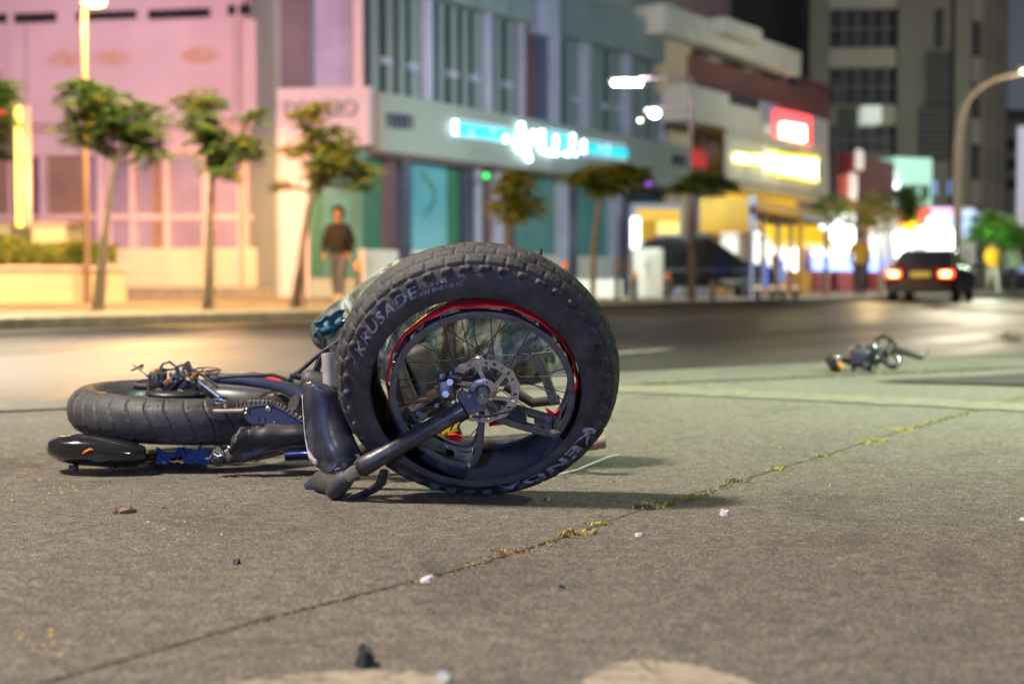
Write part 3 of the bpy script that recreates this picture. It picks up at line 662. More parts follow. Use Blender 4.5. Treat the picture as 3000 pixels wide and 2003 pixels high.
P = [[FB.P(u, z1, .2), FB.P(u, (z0+z1)/2 - .1, 1.4), FB.P(u, z0, 2.2), FB.P(u, z0-.25, 2.2)] for u in (u0, (u0+u1)/2, u1)]
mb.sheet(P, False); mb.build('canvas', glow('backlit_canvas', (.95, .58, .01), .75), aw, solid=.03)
mb = MB(); [mb.tube([FB.P(u, z0+.2, .1), FB.P(u, z0, 2.2)], .03, 6) for u in (u0, u1)]; mb.build('bracket', M['metalgrey'], aw)

# ---- dark tower behind
tw = px(Z5p(1470, 900)[0], 850, 84)
FT = Fac((tw.x, tw.y, G0), -cos(R(4)), sin(R(4)))      # front, u to the left
FS = Fac((tw.x, tw.y, G0), .5484, .8362)               # side along the street
tower = thing('tower_block', 'dark olive-grey tower block rising behind the lit shops', 'building', (tw.x, tw.y, G0))
mb = MB(); us = FS.at(*Z5p(1625, 500))[0]; ut = FT.at(*Z5p(745, 500))[0]
mb.prism([FS.P(0, G0, 0), FS.P(us, G0, 0), FS.P(us, G0, -25), FT.P(ut, G0, -12), FT.P(ut, G0, 0)], (0, 0, 32)); mb.build('wall', M['towergrey'], tower)
for y0, y1 in ((45, 215), (315, 480), (580, 700)):
    wn_ = part('window', M['darkwin'], FT, Z5p, (830, y0, 1148, y1), tower, 0, .05)
    part('glazing_bar', M['towergrey'], FT, Z5p, [(830 + k*64, y0, 836 + k*64, y1) for k in range(1, 5)] + [(830, (y0+y1)/2, 1148, (y0+y1)/2 + 6)], wn_, .05, .1)
for r_ in ((830, -40, 1148, 40), (830, 222, 1150, 310), (1050, 485, 1150, 575)): part('spandrel', M['towerpale'], FT, Z5p, r_, tower, 0, .4)
for r_ in ((745, -200, 828, 700), (1150, -200, 1235, 720), (1415, -200, 1472, 1000)): part('pier', M['towergrey'], FT, Z5p, r_, tower, 0, .6)
part('stair_recess', mat('dark_recess', (.04, .042, .055), .7, c2=(.03, .03, .04), scale=.6), FT, Z5p, [(1316, 40, 1354, 222), (1276, 235, 1390, 490), (1242, 490, 1410, 740)], tower, 0, .06)
part('louvre', M['towergrey'], FT, Z5p, [(1242, 500 + k*26, 1410, 506 + k*26) for k in range(9)] + [(1276, 245+k*26, 1390, 250+k*26) for k in range(9)], tower, .06, .12)
for k in range(9):
    z0 = 3.0 + k*3.6
    for j, (x0, x1) in enumerate(((1475, 1518), (1530, 1560), (1570, 1600))):
        q = MB(); q.obox(FS, FS.at(*Z5p(x0, 500))[0], FS.at(*Z5p(x1, 500))[0], z0, z0+2.1, 0, .06); q.build('window', M['darkwin'], tower)
    q = MB(); q.obox(FS, .5, FS.at(*Z5p(1600, 500))[0], z0+2.1, z0+3.6, 0, .25); q.build('spandrel', M['towerpale'], tower)
for x in (1522, 1564, 1604):
    q = MB(); u = FS.at(*Z5p(x, 500))[0]; q.obox(FS, u-.3, u+.3, G0, 32, 0, .5); q.build('pier', M['towergrey'], tower)
for x in (1308, 1378):
    part('lit_window', glow('blue_window', (.2, .38, .9), .5), FT, Z5p, (x, 830, x+18, 895), tower, .0, .07)
part('wall_box', glow('pale_lit_box', (.75, .85, .72), .5), FT, Z5p, (985, 485, 1070, 565), tower, .6, 2.2, 'pale lit box on the tower wall')

# dark roof storeys behind the beige block and the green one
hb = FB.P(bu(195), G0, -14); FH = Fac((hb.x, hb.y, G0), .5484, .8362)
hill = thing('dark_building', 'dark maroon block filling the gap between roof slab and tower', 'building', tuple(hb))
mb = MB(); mb.obox(FH, -12, 34, G0, 24, -12, 0); mb.build('wall', mat('dark_maroon_render', (.34, .24, .27), .8, c2=(.26, .19, .22), scale=.3), hill)
for k in range(4):
    for j in range(4):
        q = MB(); q.obox(FH, -6 + j*8, -2 + j*8, 12.5 + k*3.2, 14.2 + k*3.2, 0, .08); q.build('window', M['darkwin'], hill)

# small services on the fronts: downpipes, cooling units, panel joints and cables
for F_, par, us_, z0_, z1_ in ((FP, pink, (.9, 11.2, 19.5), G0, 9.5), (FB, bei, (bu(196, 500), ue - .4), 3.5, bz(300, 200))):
    for u in us_:
        q = MB(); q.tube([F_.P(u, z0_, .45), F_.P(u, z1_, .45)], .05, 8); q.build('downpipe', M['metalgrey'] if par is bei else M['pinktrim'], par)
for u, z in ((FP.at(*Z3p(150, 100))[0], FP.at(*Z3p(150, 520))[1]), (FP.at(*Z3p(1100, 100))[0], FP.at(*Z3p(1100, 480))[1])):
    q = MB(); q.obox(FP, u, u+.03, FP.at(*Z3p(600, 560))[1], FP.at(*Z3p(600, 112))[1], .35, .353); q.build('panel_joint', M['plumglass'], pink)
for k in range(5):
    OFG[0] = .453; u = fu(330 + k*150, 60); q = MB(); q.obox(FG, u, u+.035, z_w1, 12.4, .45, .453); q.build('panel_joint', M['slit'], clinic); OFG[0] = 0.
for k in range(7):
    u = uend*(k+.6)/7.2; q = MB(); q.obox(FG, u, u+.03, zbm, zt, .5, .503); q.build('panel_joint', M['greypanel'], clinic)
for x, y in ((250, 250), (430, 330), (560, 390)):
    u, z = FB.at(*Z5p(x, y)); q = MB(); q.obox(FB, u-.5, u+.4, z-.35, z+.35, .06, .5); ac_ = q.build('cooling_unit', M['palewall'], bei)
    q = MB(); q.disc(FB.P(u-.05, z, .503), FB.n, .27, 20); q.build('fan_grille', M['metalgrey'], ac_)
for y in (585, 595):
    q = MB(); q.tube([FB.P(bu(-40), bz(0, y), .9), FB.P(bu(200), bz(200, y+30), 1.0), FB.P(bu(500), bz(500, y+120), 1.7)], .02, 5); q.build('sagging_cable', M['cable'], bei)

# ---- red shop, pale green shop and the blazing shop front beyond
rb_ = FB.P(ue + .4, G0, .3); FR = Fac((rb_.x, rb_.y, G0), .5484, .8362)
redshop = thing('shop_building', 'low red-fronted shop with white posts past the beige block', 'building', tuple(rb_))
def zr(x, y): return FR.at(*Z5p(x, y), OFB[0])[1]
def ru(x, y=800): return FR.at(*Z5p(x, y), OFB[0])[0]
OFB[0] = 0; mb = MB(); mb.obox(FR, 0, ru(1130), G0, zr(860, 690), -10, 0); mb.build('wall', M['brownwall'], redshop); OFB[0] = 0.
OFB[0] = .6; mb = MB(); mb.obox(FR, 0, ru(955), zr(860, 772), zr(860, 690), 0, .6); mb.build('fascia', M['redpanel'], redshop); OFB[0] = 0.
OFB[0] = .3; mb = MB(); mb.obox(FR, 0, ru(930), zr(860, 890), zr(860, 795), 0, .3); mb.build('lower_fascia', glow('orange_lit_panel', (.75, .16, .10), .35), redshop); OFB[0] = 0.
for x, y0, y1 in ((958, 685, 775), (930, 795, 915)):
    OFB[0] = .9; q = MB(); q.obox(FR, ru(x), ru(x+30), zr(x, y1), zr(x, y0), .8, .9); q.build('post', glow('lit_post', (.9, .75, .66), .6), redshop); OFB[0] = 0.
for x0, x1, mm in ((722, 818, 'whiteglow'), (830, 908, 'whiteglow'), (985, 1060, 'paleglow'), (1068, 1126, 'paleglow')):
    Fx = FB if x1 < 835 else FR
    u0, u1 = Fx.at(*Z5p(x0, 1100))[0], Fx.at(*Z5p(x1, 1100))[0]
    par = bei if Fx is FB else redshop
    q = MB(); q.obox(Fx, u0, u1, 1.7, 3.6, .31, .40); q.build('shop_window', M[mm], par)
    q = MB(); q.obox(Fx, u0, u1, 1.05, 1.7, .31, .42); q.build('display_strip', M['blueglow'], par)
    q = MB(); q.obox(Fx, u0, u1, G0, 1.04, .31, .42); q.build('red_panel', M['redpanel'], par)
    q = MB(); q.obox(Fx, u0, u1, 3.6, 4.1, .31, .5); q.build('red_fascia', M['redpanel'], par)
gs = px(Z5p(1130, 950)[0], 850, 72); FGs = Fac((gs.x, gs.y, G0), cos(R(20)), sin(R(20)))
green = thing('shop_building', 'bright pale green shop corner with a white canopy beneath the tower', 'building', tuple(gs))
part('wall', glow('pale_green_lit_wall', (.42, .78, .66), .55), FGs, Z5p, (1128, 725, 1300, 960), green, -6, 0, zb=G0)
part('canopy', glow('canopy_light', (.7, .95, .85), .9), FGs, Z5p, (990, 785, 1150, 815), green, 0, 1.2)
part('emblem', M['greenfilm'], FGs, Z5p, (1255, 850, 1290, 915), green, 0, .08)
part('white_column', M['whiteglow'], FGs, Z5p, (1100, 835, 1150, 950), green, 0, .3)
bs = px(Z5p(1130, 950)[0], 850, 66); FX = Fac((bs.x, bs.y, G0), cos(R(14)), sin(R(14)))
blaze = thing('lit_shop', 'blazing white shop front with red and pink sign behind the dark car', 'shop', tuple(bs))
part('wall', M['palewall'], FX, Z5p, (1125, 950, 1500, 1180), blaze, -4, 0, zb=G0)
part('sign_panel', glow('red_lit_panel', (.85, .09, .05), 1.0), FX, Z5p, (1160, 955, 1300, 1050), blaze, 0, .2)
part('sign_panel', glow('pink_lit_panel', (.85, .5, .8), 1.0), FX, Z5p, (1300, 955, 1400, 1030), blaze, 0, .2)
part('yellow_emblem', glow('yellow_lit_emblem', (1, .55, .02), 2.5), FX, Z5p, [(1165, 1000, 1235, 1040), (1180, 990, 1220, 1060)], blaze, .2, .3)
part('lit_canopy', M['whitesign'], FX, Z5p, [(1140, 1075, 1430, 1118), (1300, 1000, 1330, 1075), (1270, 1040, 1400, 1075)], blaze, .2, .5)
part('window', M['whiteglow'], FX, Z5p, (1140, 1125, 1210, 1185), blaze, 0, .1)
part('window', M['whiteglow'], FX, Z5p, (1282, 1120, 1400, 1180), blaze, 0, .1)
ov = thing('round_sign', 'oval blue and red lit sign beside the bright green tree', 'sign', px(Z5p(1470, 1030)[0], Z5p(1470, 1030)[1], 60))
c = px(*Z5p(1465, 1025), 60); q = MB(); q.ball(c, .75, (1, .25, .75), 16, 10); q.build('disc', glow('blue_lit_disc', (.45, .62, 1), 1.6), ov)
c = px(*Z5p(1506, 1050), 60); q = MB(); q.ball(c, .4, (.7, .3, 1), 12, 8); q.build('red_end', glow('red_lit_disc', (1, .05, .04), 1.3), ov)
q = MB(); q.tube([px(*Z5p(1465, 1050), 60), Vector((px(*Z5p(1465, 1050), 60).x, 60, G0))], .06, 8); q.build('post', M['metalgrey'], ov)
fr = px(Z5p(1620, 900)[0], 850, 110); FF = Fac((fr.x, fr.y, G0), cos(R(2)), -sin(R(2)))
farb = thing('far_building', 'dim grey block at the far end of the street', 'building', tuple(fr))
part('wall', mat('dim_grey_render', (.26, .29, .30), .8, scale=.4), FF, Z5p, (1618, 550, 2300, 1000), farb, -10, 0, zb=G0)
part('lit_stair', glow('dim_white_strip', (.75, .75, .85), .6), FF, Z5p, (1702, 580, 1735, 1040), farb, 0, .3)
for k in range(3): part('window', M['darkwin'], FF, Z5p, (1640, 640 + k*90, 1690, 690 + k*90), farb, 0, .1)
q_ = px(3000, 850, 135); mb = MB(); mb.box((q_.x + 10, 150, 9), (60, 12, 18)); fb2 = thing('far_building', 'unlit low block closing the street beyond the tower', 'building', (q_.x, 150, 0)); mb.build('wall', M['towergrey'], fb2)
# far shop lights low on the right
mb = MB(); p_ = px(2960, 850, 100); mb.box((p_.x+2, 100, 1.6), (14, 4, 2.6)); ks = thing('roadside_kiosk', 'low dark kiosk with a blue band behind the pedestrians', 'kiosk', (p_.x, 100, G0)); mb.build('wall', M['plum'], ks)
mb = MB(); mb.box((p_.x+2, 97.9, 1.5), (13, .3, .5)); mb.build('band', glow('blue_band', (.4, .55, .9), .5), ks)

# ================================================================== street furniture, trees, people and cars
def tree(name, label, zc, clumps, trunk, Y, leafmix, seed, stakes=(), fl=.23, ntot=170, group='young street trees on the far pavement'):
    """clumps: (x, y, rx, ry) in source px; trunk: px points from base up"""
    rr = random.Random(seed); k = Y/FPX*.97; ntot = int(ntot*2.0)
    base = px(*trunk[0], Y); base = Vector((base.x, Y, G0))
    t = thing(name, label, 'tree', tuple(base), group)
    pts = [base] + [px(x, y, Y) for x, y in trunk[1:]]
    tb = MB(); n = len(pts); r0 = .055
    tb.tube(pts, [r0*(1 - .45*i/(n-1)) for i in range(n)], 8)
    top = pts[-1]
    cs = []
    for (x, y, rx, ry) in clumps:
        c = px(x, y, Y); dy = rr.uniform(-.5, .5)*rx*k; c = c + Vector((0, dy, 0)); cs.append((c, rx*k, ry*k))
        mid = top.lerp(c, .5) + Vector((rr.uniform(-.05, .05), rr.uniform(-.05, .05), -.08))
        tb.tube([top, mid, c], [.035, .025, .012], 6)
    tb.build('trunk', M['bark'], t)
    cb = MB(); area = sum(a*b for _, a, b in cs)
    for c, ra, rb in cs:
        for i in range(int(ntot*ra*rb/area)):
            while True:
                d = Vector((rr.uniform(-1, 1), rr.uniform(-1, 1), rr.uniform(-1, 1)))
                if d.length < 1: break
            p = c + Vector((d.x*ra, d.y*ra, d.z*rb)); az = rr.uniform(0, 2*pi)
            dirv = Vector((cos(az), sin(az), 0)); ln = fl*rr.uniform(.6, 1.2); droop = rr.uniform(.2, .9); up = rr.uniform(.1, .5)
            cb.cur = leafmix[min(len(leafmix)-1, int(max(0, min(.999, .5 + .62*mnoise.noise(p*2.3) + rr.uniform(-.3, .3)))*len(leafmix)))]
            side = Vector((-sin(az), cos(az), 0)); nl = 8
            for j in range(nl):
                f = (j+.5)/nl; q = p + dirv*(ln*f) + Vector((0, 0, ln*(up*f - droop*f*f)))
                for sgn in (-1, 1):
                    lw = ln*.25*(1.05 - f*.6); e = q + side*(sgn*lw) + Vector((0, 0, -lw*rr.uniform(.2, .9))); h = dirv*(ln*.07)
                    cb.add([q - h, q + h, e + h*.7, e - h*.7], [(0, 1, 2, 3)])
    cb.build('crown', M['leaf'], t, recalc=False)
    for (a, b) in stakes:
        sb_ = MB(); pa = px(*a, Y - .25); pa.z = G0; sb_.tube([pa, px(*b, Y - .1)], .028, 6); sb_.build('stake', M['bark'], t)
    return t
tree('street_tree', 'bushy dark green street tree standing by the planter end', 0, [(250, 290, 75, 60), (330, 330, 90, 75), (410, 370, 75, 80), (225, 380, 50, 55), (300, 400, 90, 50), (240, 250, 60, 22), (440, 450, 35, 45)], [(293, 909), (308, 700), (335, 470)], 18, [0, 1, 1, 1, 2], 1, [((272, 909), (300, 690)), ((300, 912), (315, 680))], ntot=330)
tree('street_tree', 'sparse street tree before the pink wall, drooping to one side', 0, [(590, 290, 60, 40), (600, 370, 50, 60), (640, 430, 70, 55), (720, 430, 60, 45), (740, 340, 30, 25), (545, 305, 40, 14), (650, 500, 40, 30)], [(609, 909), (612, 700), (622, 500)], 18.5, [0, 0, 1, 1, 2], 2, [((597, 909), (618, 690)), ((622, 912), (622, 680))], ntot=230)
tree('street_tree', 'leaning yellowish tree in front of the pink fascia letters', 0, [(900, 350, 50, 30), (960, 400, 80, 40), (870, 440, 50, 25), (990, 470, 80, 55), (940, 500, 50, 40), (1060, 520, 50, 45), (835, 540, 30, 20), (930, 320, 40, 20)], [(867, 906), (885, 730), (905, 600), (950, 540)], 19.5, [0, 2, 1, 2, 2], 3, [((850, 906), (892, 700)), ((890, 910), (892, 700))], ntot=260)
tree('street_tree', 'dark leafy branch tips poking in at the picture edge above the planter', 0, [(5, 270, 40, 40), (-30, 330, 60, 50), (20, 350, 22, 20), (-50, 250, 60, 40)], [(-140, 905), (-130, 600), (-60, 380)], 19, [1, 1, 0], 4, [], ntot=170)
tree('street_tree', 'small ragged brown-green tree against the clinic glass', 0, [(1500, 560, 45, 55), (1520, 600, 55, 40), (1490, 625, 45, 28), (1530, 520, 40, 30)], [(1482, 884), (1484, 760), (1487, 650)], 26, [2, 0, 2, 1], 5, [], .32, 150)
tree('street_tree', 'flat-topped umbrella-shaped tree under the cyan sign', 0, [(1780, 505, 100, 34), (1720, 520, 60, 26), (1840, 510, 60, 28), (1770, 550, 50, 24)], [(1735, 880), (1742, 700), (1755, 600), (1765, 560)], 26, [2, 0, 0, 1], 6, [], .34, 260)
tree('street_tree', 'thin dark tree beside the street lamp mast at the building gap', 0, [(2010, 545, 60, 18), (2090, 535, 55, 20), (2050, 525, 50, 18)], [(2030, 884), (2030, 700), (2040, 560)], 29, [1, 0, 1], 7, [], .34, 150)
tree('street_tree', 'dark round tree before the red shop fascia', 0, [(2440, 605, 50, 40), (2405, 595, 30, 25), (2470, 625, 35, 32)], [(2424, 876), (2424, 740), (2435, 640)], 36, [1, 0, 1], 8, [], .3, 80)
tree('street_tree', 'broad orange-lit tree between the red shop and the car', 0, [(2545, 610, 60, 55), (2510, 640, 45, 35), (2590, 635, 40, 40), (2555, 660, 50, 30)], [(2580, 876), (2578, 760), (2560, 660)], 37, [2, 0, 2, 2], 9, [], .3, 110)  # yellow leaf colour stands in for part of the orange lamplight
lamp('orange_tree_fill', 'POINT', tuple(px(2550, 720, 35.5)), 220, (1, .7, .3), .3)  # added light without a fitting, warms the dark tree beside it
tree('palm_tree', 'small dark feathery palm against the pale green shop', 0, [(2660, 590, 32, 40), (2655, 560, 24, 22), (2665, 630, 24, 24)], [(2662, 872), (2662, 740), (2660, 620)], 44, [1, 1, 0], 10, [], .45, 120, group='trees beside the far shops')
tree('street_tree', 'bright lime green tree lit by the far shop front', 0, [(2920, 670, 60, 45), (2890, 650, 45, 35), (2960, 690, 45, 35), (2870, 690, 30, 20)], [(2890, 868), (2892, 780), (2905, 710)], 46, [3, 3, 0], 11, [], .45, 230, group='trees beside the far shops')

# ---- planter with clipped hedge
pa = gp(-150, 905, G0); pL = px(-200, 880, 22.5); pR = px(372, 880, 25.0)
FPl = Fac((pL.x, pL.y, G0), pR.x - pL.x, pR.y - pL.y); ul = (Vector((pR.x, pR.y, 0)) - Vector((pL.x, pL.y, 0))).length
planter = thing('planter', 'low rendered planter wall beneath the clipped hedge', 'planter', (pL.x, pL.y, G0))
zt_p = FPl.at(100, 1220/1.568)[1]
mb = MB(); mb.obox(FPl, 0, ul, G0, zt_p - .06, -2.4, 0); mb.build('wall', M['creamwall'], planter, bevel=.02)
mb = MB(); mb.obox(FPl, -.05, ul + .05, zt_p - .06, zt_p, -2.45, .06); mb.build('coping', M['pinktrim'], planter, bevel=.01)
hb_ = MB(); rr = random.Random(12); zth = FPl.at(100, 1085/1.568)[1]
hz = zt_p
hedge = thing('hedge', 'clipped yellow-green hedge growing in the low planter', 'hedge', (pL.x, pL.y, zt_p))
for i in range(3800):
    u = rr.uniform(.1, ul - .1); d = rr.uniform(-1.9, -.15); top = (zth - hz)*(.88 + .16*sin(u*2.1) + .1*sin(u*5.3)) * (1 if u < ul - .5 else .85)
    f = rr.random(); z = hz + top*(f**.5)
    if rr.random() < .5: d = -.15 + rr.uniform(-.06, .05)
    p = FPl.P(u, z, d); a = Vector((rr.uniform(-1, 1), rr.uniform(-1, 1), rr.uniform(-1, 1))).normalized(); b_ = a.orthogonal().normalized(); s_ = rr.uniform(.04, .08)
    hb_.cur = rr.choice((0, 0, 2, 1))
    hb_.add([p - a*s_, p + b_*s_*.5, p + a*s_, p - b_*s_*.5], [(0, 1, 2, 3)])
hb_.build('leaves', M['leaf'], hedge, recalc=False)
hc = MB(); hc.obox(FPl, .15, ul-.2, hz, hz + (zth-hz)*.72, -1.8, -.28); hc.build('twigs', M['leaf'][1], hedge)
wb = thing('white_box', 'low white ventilation box rising behind the hedge', 'utility box', px(60, 700, 26.5))
FW = Fac((px(-60, 700, 26.5).x, 26.5, G0), 1, 0)
mb = MB(); mb.obox(FW, 0, FW.at(190, 700)[0], G0, FW.at(100, 658)[1], -1.2, 0); mb.build('body', M['palewall'], wb, bevel=.02)
mb = MB(); mb.obox(FW, -.05, FW.at(190, 700)[0]+.05, FW.at(100, 658)[1], FW.at(100, 652)[1], -1.25, .05); mb.build('lid', M['pinktrim'], wb)
# ---- glowing light column
lc = thing('light_column', 'tall slim glowing yellow light column behind the hedge', 'light', (px(64, 660, 25.6).x, 25.6, G0))
a, b_ = px(60, 665, 25.6), px(68, 310, 25.6)
q = MB(); q.rbox((a+b_)/2 + Vector((-.05, 0, 0)), (.10, .10, (b_-a).length), .02); q.build('lit_tube', glow('amber_tube', (1, .66, .10), 3.4), lc)
q = MB(); q.rbox((a.x+.14, 25.66, (a.z+b_.z)/2), (.10, .10, (b_-a).length), .02); q.build('back_profile', M['pinktrim'], lc)
q = MB(); q.box((a.x+.02, 25.62, (a.z+G0)/2), (.3, .2, a.z-G0)); q.build('base', M['metalgrey'], lc)
lamp('light_column_glow', 'POINT', (a.x, 25.2, 2.2), 50, (1, .6, .2), .3)
# red traffic light at the edge
tl = thing('traffic_light', 'red traffic light glimpsed through leaves at the picture edge', 'traffic light', (px(-8, 880, 19.6).x, 19.6, G0))
c = px(-2, 340, 19.6)
q = MB(); q.rbox(c + Vector((0, .15, -.2)), (.26, .2, .8), .04); q.build('housing', M['matteblack'], tl)
q = MB(); q.ball(c, .09, (1, .6, 1)); q.build('red_lens', glow('red_lens', (1, .02, .02), 3), tl)
q = MB(); q.tube([(c.x - .75, 19.75, G0), (c.x - .75, 19.75, c.z-.1), (c.x - .1, 19.75, c.z-.1)], .05, 8); q.build('pole', M['metalgrey'], tl)

# ---- street lamps
sl = thing('street_lamp', 'sodium street lamp on a slim pole rising behind the bushy tree', 'street lamp', (px(246, 880, 24).x, 24, G0))
top = px(246, 20, 24); hd = px(275, 8, 24)
q = MB(); q.tube([(top.x, 24, G0), (top.x, 24, top.z*.5), top], [.06, .05, .04], 10); q.build('pole', mat('tan_lamp_pole', (.26, .17, .13), .5), sl)
q = MB(); q.tube([top, top + Vector((.05, 0, .1)), hd + Vector((0, 0, .08))], .035, 8); q.build('arm', M['metalgrey'], sl)
q = MB(); q.ball(hd + Vector((0, 0, .10)), .22, (1, .7, .35)); hh = q.build('lamp_head', M['metalgrey'], sl)
q = MB(); q.ball(hd, .20, (1, .7, .38)); q.build('bulb', M['sodium'], hh)
lamp('sodium_lamp', 'POINT', tuple(hd + Vector((1.3, -1.6, -.5))), 1900, (1, .50, .16), .2)
lamp('sodium_lamp_two', 'SPOT', (-7.0, 30.5, 5.2), 5500, (1, .48, .10), .2, (-7.4, 35.6, .4), 84, .8)
lamp('sodium_lamp_three', 'SPOT', (-7.0, 23.6, 5.2), 3000, (1, .45, .08), .2, (-6.6, 25.2, 0), 100, .8)
lamp('pink_wash_fill', 'SPOT', (-12, 22, 8.5), 7600, (1, .68, .78), .3, (-12, 38, 5), 100, .9)  # added unseen source, lifts the pink wall

cl = thing('street_lamp', 'tall curved-neck street lamp with a starry light at the far right', 'street lamp', (px(2806, 870, 41).x, 41, G0))
pts = [px(2806, 870, 41)]; pts[0].z = G0
for x, y in ((1420, 960), (1418, 800), (1420, 680), (1425, 590), (1440, 510), (1470, 450), (1520, 400), (1590, 362), (1660, 345), (1720, 335)):
    pts.append(px(*Z5p(x, y), 41))
q = MB(); q.tube(pts, [.13, .125, .12, .115, .11, .105, .10, .09, .08, .07, .06], 10); q.build('pole', mat('tan_pole', (.42, .33, .25), .5, c2=(.34, .26, .2)), cl)
hd = px(*Z5p(1745, 325), 41); q = MB(); q.rbox(hd + Vector((.1, 0, .06)), (.75, .3, .14), .05); hh = q.build('lamp_head', M['metalgrey'], cl)
q = MB(); q.rbox(hd + Vector((.0, -.05, -.04)), (.45, .24, .06), .02); q.build('lens', M['lamphead'], hh)
lamp('curved_lamp_light', 'POINT', tuple(hd + Vector((.9, -.5, -.6))), 450, (1, .86, .55), .15)

ml = thing('street_lamp', 'thin brown mast with two white floodlights over the pavement', 'street lamp', (px(2021, 880, 31).x, 31, G0))
mp_ = px(2021, 880, 31).x
zt1 = px(1836, 245, 31).z
q = MB(); q.tube([(mp_, 31, G0), (mp_, 31, zt1 + .1)], [.055, .04], 8); q.build('pole', M['plum'], ml)
pA = px(1836, 245, 31); pB = px(1918, 333, 31)
q = MB(); q.tube([(mp_, 31, zt1 + .1), pA + Vector((.3, 0, .12))], .018, 6); q.build('arm', M['plum'], ml)
q = MB(); q.tube([(mp_, 31, pB.z + .08), pB + Vector((0, 0, .12))], .018, 6); q.build('arm', M['plum'], ml)
q = MB(); q.rbox(pA + Vector((0, .1, .06)), (.80, .25, .08), .02); hh = q.build('lamp_head', M['metalgrey'], ml)
for k in range(4):
    q = MB(); q.ball(pA + Vector((-.26 + k*.175, -.04, 0)), .062, (1, .6, .8)); q.build('led', M['ledwhite'], hh)
q = MB(); q.rbox(pB + Vector((0, .12, .06)), (.34, .2, .12), .03); hh = q.build('lamp_head', M['metalgrey'], ml)
q = MB(); q.ball(pB, .11, (1, .6, .8)); q.build('led', M['ledwhite'], hh)
q = MB(); q.ball(px(1876, 354, 31), .04); q.build('small_led', glow('dim_led', (.75, .8, .5), 2.5), hh)
lamp('floodlight', 'SPOT', tuple(pA + Vector((0, -.3, -.1))), 1900, (.86, 1, .90), .2, (4, 40, 2.5), 140, .6)
lamp('clinic_wash', 'SPOT', (9.0, 27, 8.5), 4600, (.78, .96, 1), .3, (1, 42, 5), 110, .8)  # added unseen source, brightens the clinic front
lamp('tower_wash', 'SPOT', (30, 58, 9), 8000, (1, .95, .80), .3, (22, 84, 14), 110, .8)  # added unseen source, brightens the tower face
lamp('lime_tree_fill', 'POINT', tuple(px(2890, 690, 44.5)), 260, (.8, 1, .7), .3)  # added light close to the lime tree, no fitting there
lamp('beige_wash', 'SPOT', (17, 46, 8.5), 1500, (1, .90, .72), .3, (10, 60, 7), 110, .8)
lamp('shop_glow', 'POINT', tuple(px(2700, 690, 62)), 500, (1, .9, .8), .5)
# small coloured lights
for nm, lab, Zp, xy, Y, r, c, s in (('indicator_light', 'tiny green light under the clinic soffit', Z4p, (822, 808), 39, .085, (.02, .8, .1), 2), ('indicator_light', 'small violet light below the fascia end', Z4p, (1570, 840), 46, .10, (.4, .1, .9), 1.6), ('indicator_light', 'round violet light on the cash machine front', Z4p, (1580, 1045), 46, .10, (.45, .2, 1), 3)):
    c0_ = px(*Zp(*xy), Y); t = thing(nm, lab, 'light', tuple(c0_)); q = MB(); q.ball(c0_, r); q.build('lens', glow(nm + str(Y), c, s), t)
    q = MB(); q.rbox(c0_ + Vector((0, .12, 0)), (.2, .12, .2), .03); q.build('housing', M['matteblack'], t)

# ---- bollards
def bollard(xpx, ytop, ybot, Y, label, lit):
    b0 = px(xpx, ybot, Y); h = px(xpx, ytop, Y).z - G0
    t = thing('bollard', label, 'bollard', (b0.x, Y, G0), 'bollards along the far pavement')
    q = MB(); q.tube([(b0.x, Y, G0), (b0.x, Y, G0 + h*.8)], .055, 10); q.tube([(b0.x, Y, G0), (b0.x, Y, G0+.03)], .09, 10); q.build('post', M['metalgrey'], t)
    q = MB(); q.tube([(b0.x, Y, G0 + h*.8), (b0.x, Y, G0 + h*.97), (b0.x, Y, G0+h)], [.06, .06, .03], 10); q.build('cap', lit, t)
capo = mat('orange_cap', (.8, .22, .06), .4, emit=.25, ecol=(1, .25, .05)); capp = mat('pale_cap', (.85, .62, .45), .35, emit=.7, ecol=(1, .7, .5)); capd = mat('dull_cap', (.3, .17, .12), .5)
bollard(1050, 765, 878, 26, 'orange-capped bollard beside the hooded pedestrian', capo)
bollard(1655, 765, 880, 27, 'orange-capped bollard just above the fat tyre', capo)
bollard(1808, 750, 880, 28, 'dark plain bollard between the umbrella tree and the tyre', capd)
bollard(1860, 800, 882, 28, 'red-capped bollard before the white cabinet', capo)
bollard(1955, 800, 884, 28, 'orange-capped bollard left of the dark parked van', capo)
bollard(2088, 822, 886, 29, 'brown-capped bollard in front of the dark parked van', capd)
for x, l in ((2222, 'dimmest'), (2262, 'second'), (2292, 'third'), (2330, 'brightest')):
    bollard(x, 838, 888, 29, '%s of four pale-lit bollards before the bus shelter' % l, capp)

# ---- cash machine and white cabinet at the clinic's end
atm = thing('cash_machine', 'yellow and white lit cash machine at the end of the clinic', 'cash machine', (px(1900, 850, 45).x, 45, G0))
FA = Fac((px(1850, 850, 45).x, 45, G0), 1, .15)
part('body', M['lav'], FA, Z4p, (1490, 935, 1720, 1290), atm, -.6, 0, zb=G0)
part('yellow_panel', glow('yellow_lit_panel', (.8, .5, .05), .5), FA, Z4p, (1515, 960, 1715, 1015), atm, 0, .08)
part('yellow_panel', glow('bright_yellow_panel', (.95, .72, .2), .9), FA, Z4p, (1610, 1018, 1710, 1075), atm, 0, .08)
part('white_panel', M['whiteglow'], FA, Z4p, (1492, 1000, 1528, 1140), atm, 0, .1)
part('orange_panel', M['awn'], FA, Z4p, (1530, 1018, 1605, 1140), atm, 0, .06)
cab = thing('utility_cabinet', 'white utility cabinet standing left of the dark parked van', 'cabinet', (px(1910, 860, 36).x, 36, G0))
FC = Fac((px(1856, 860, 36).x, 36, G0), 1, .1)
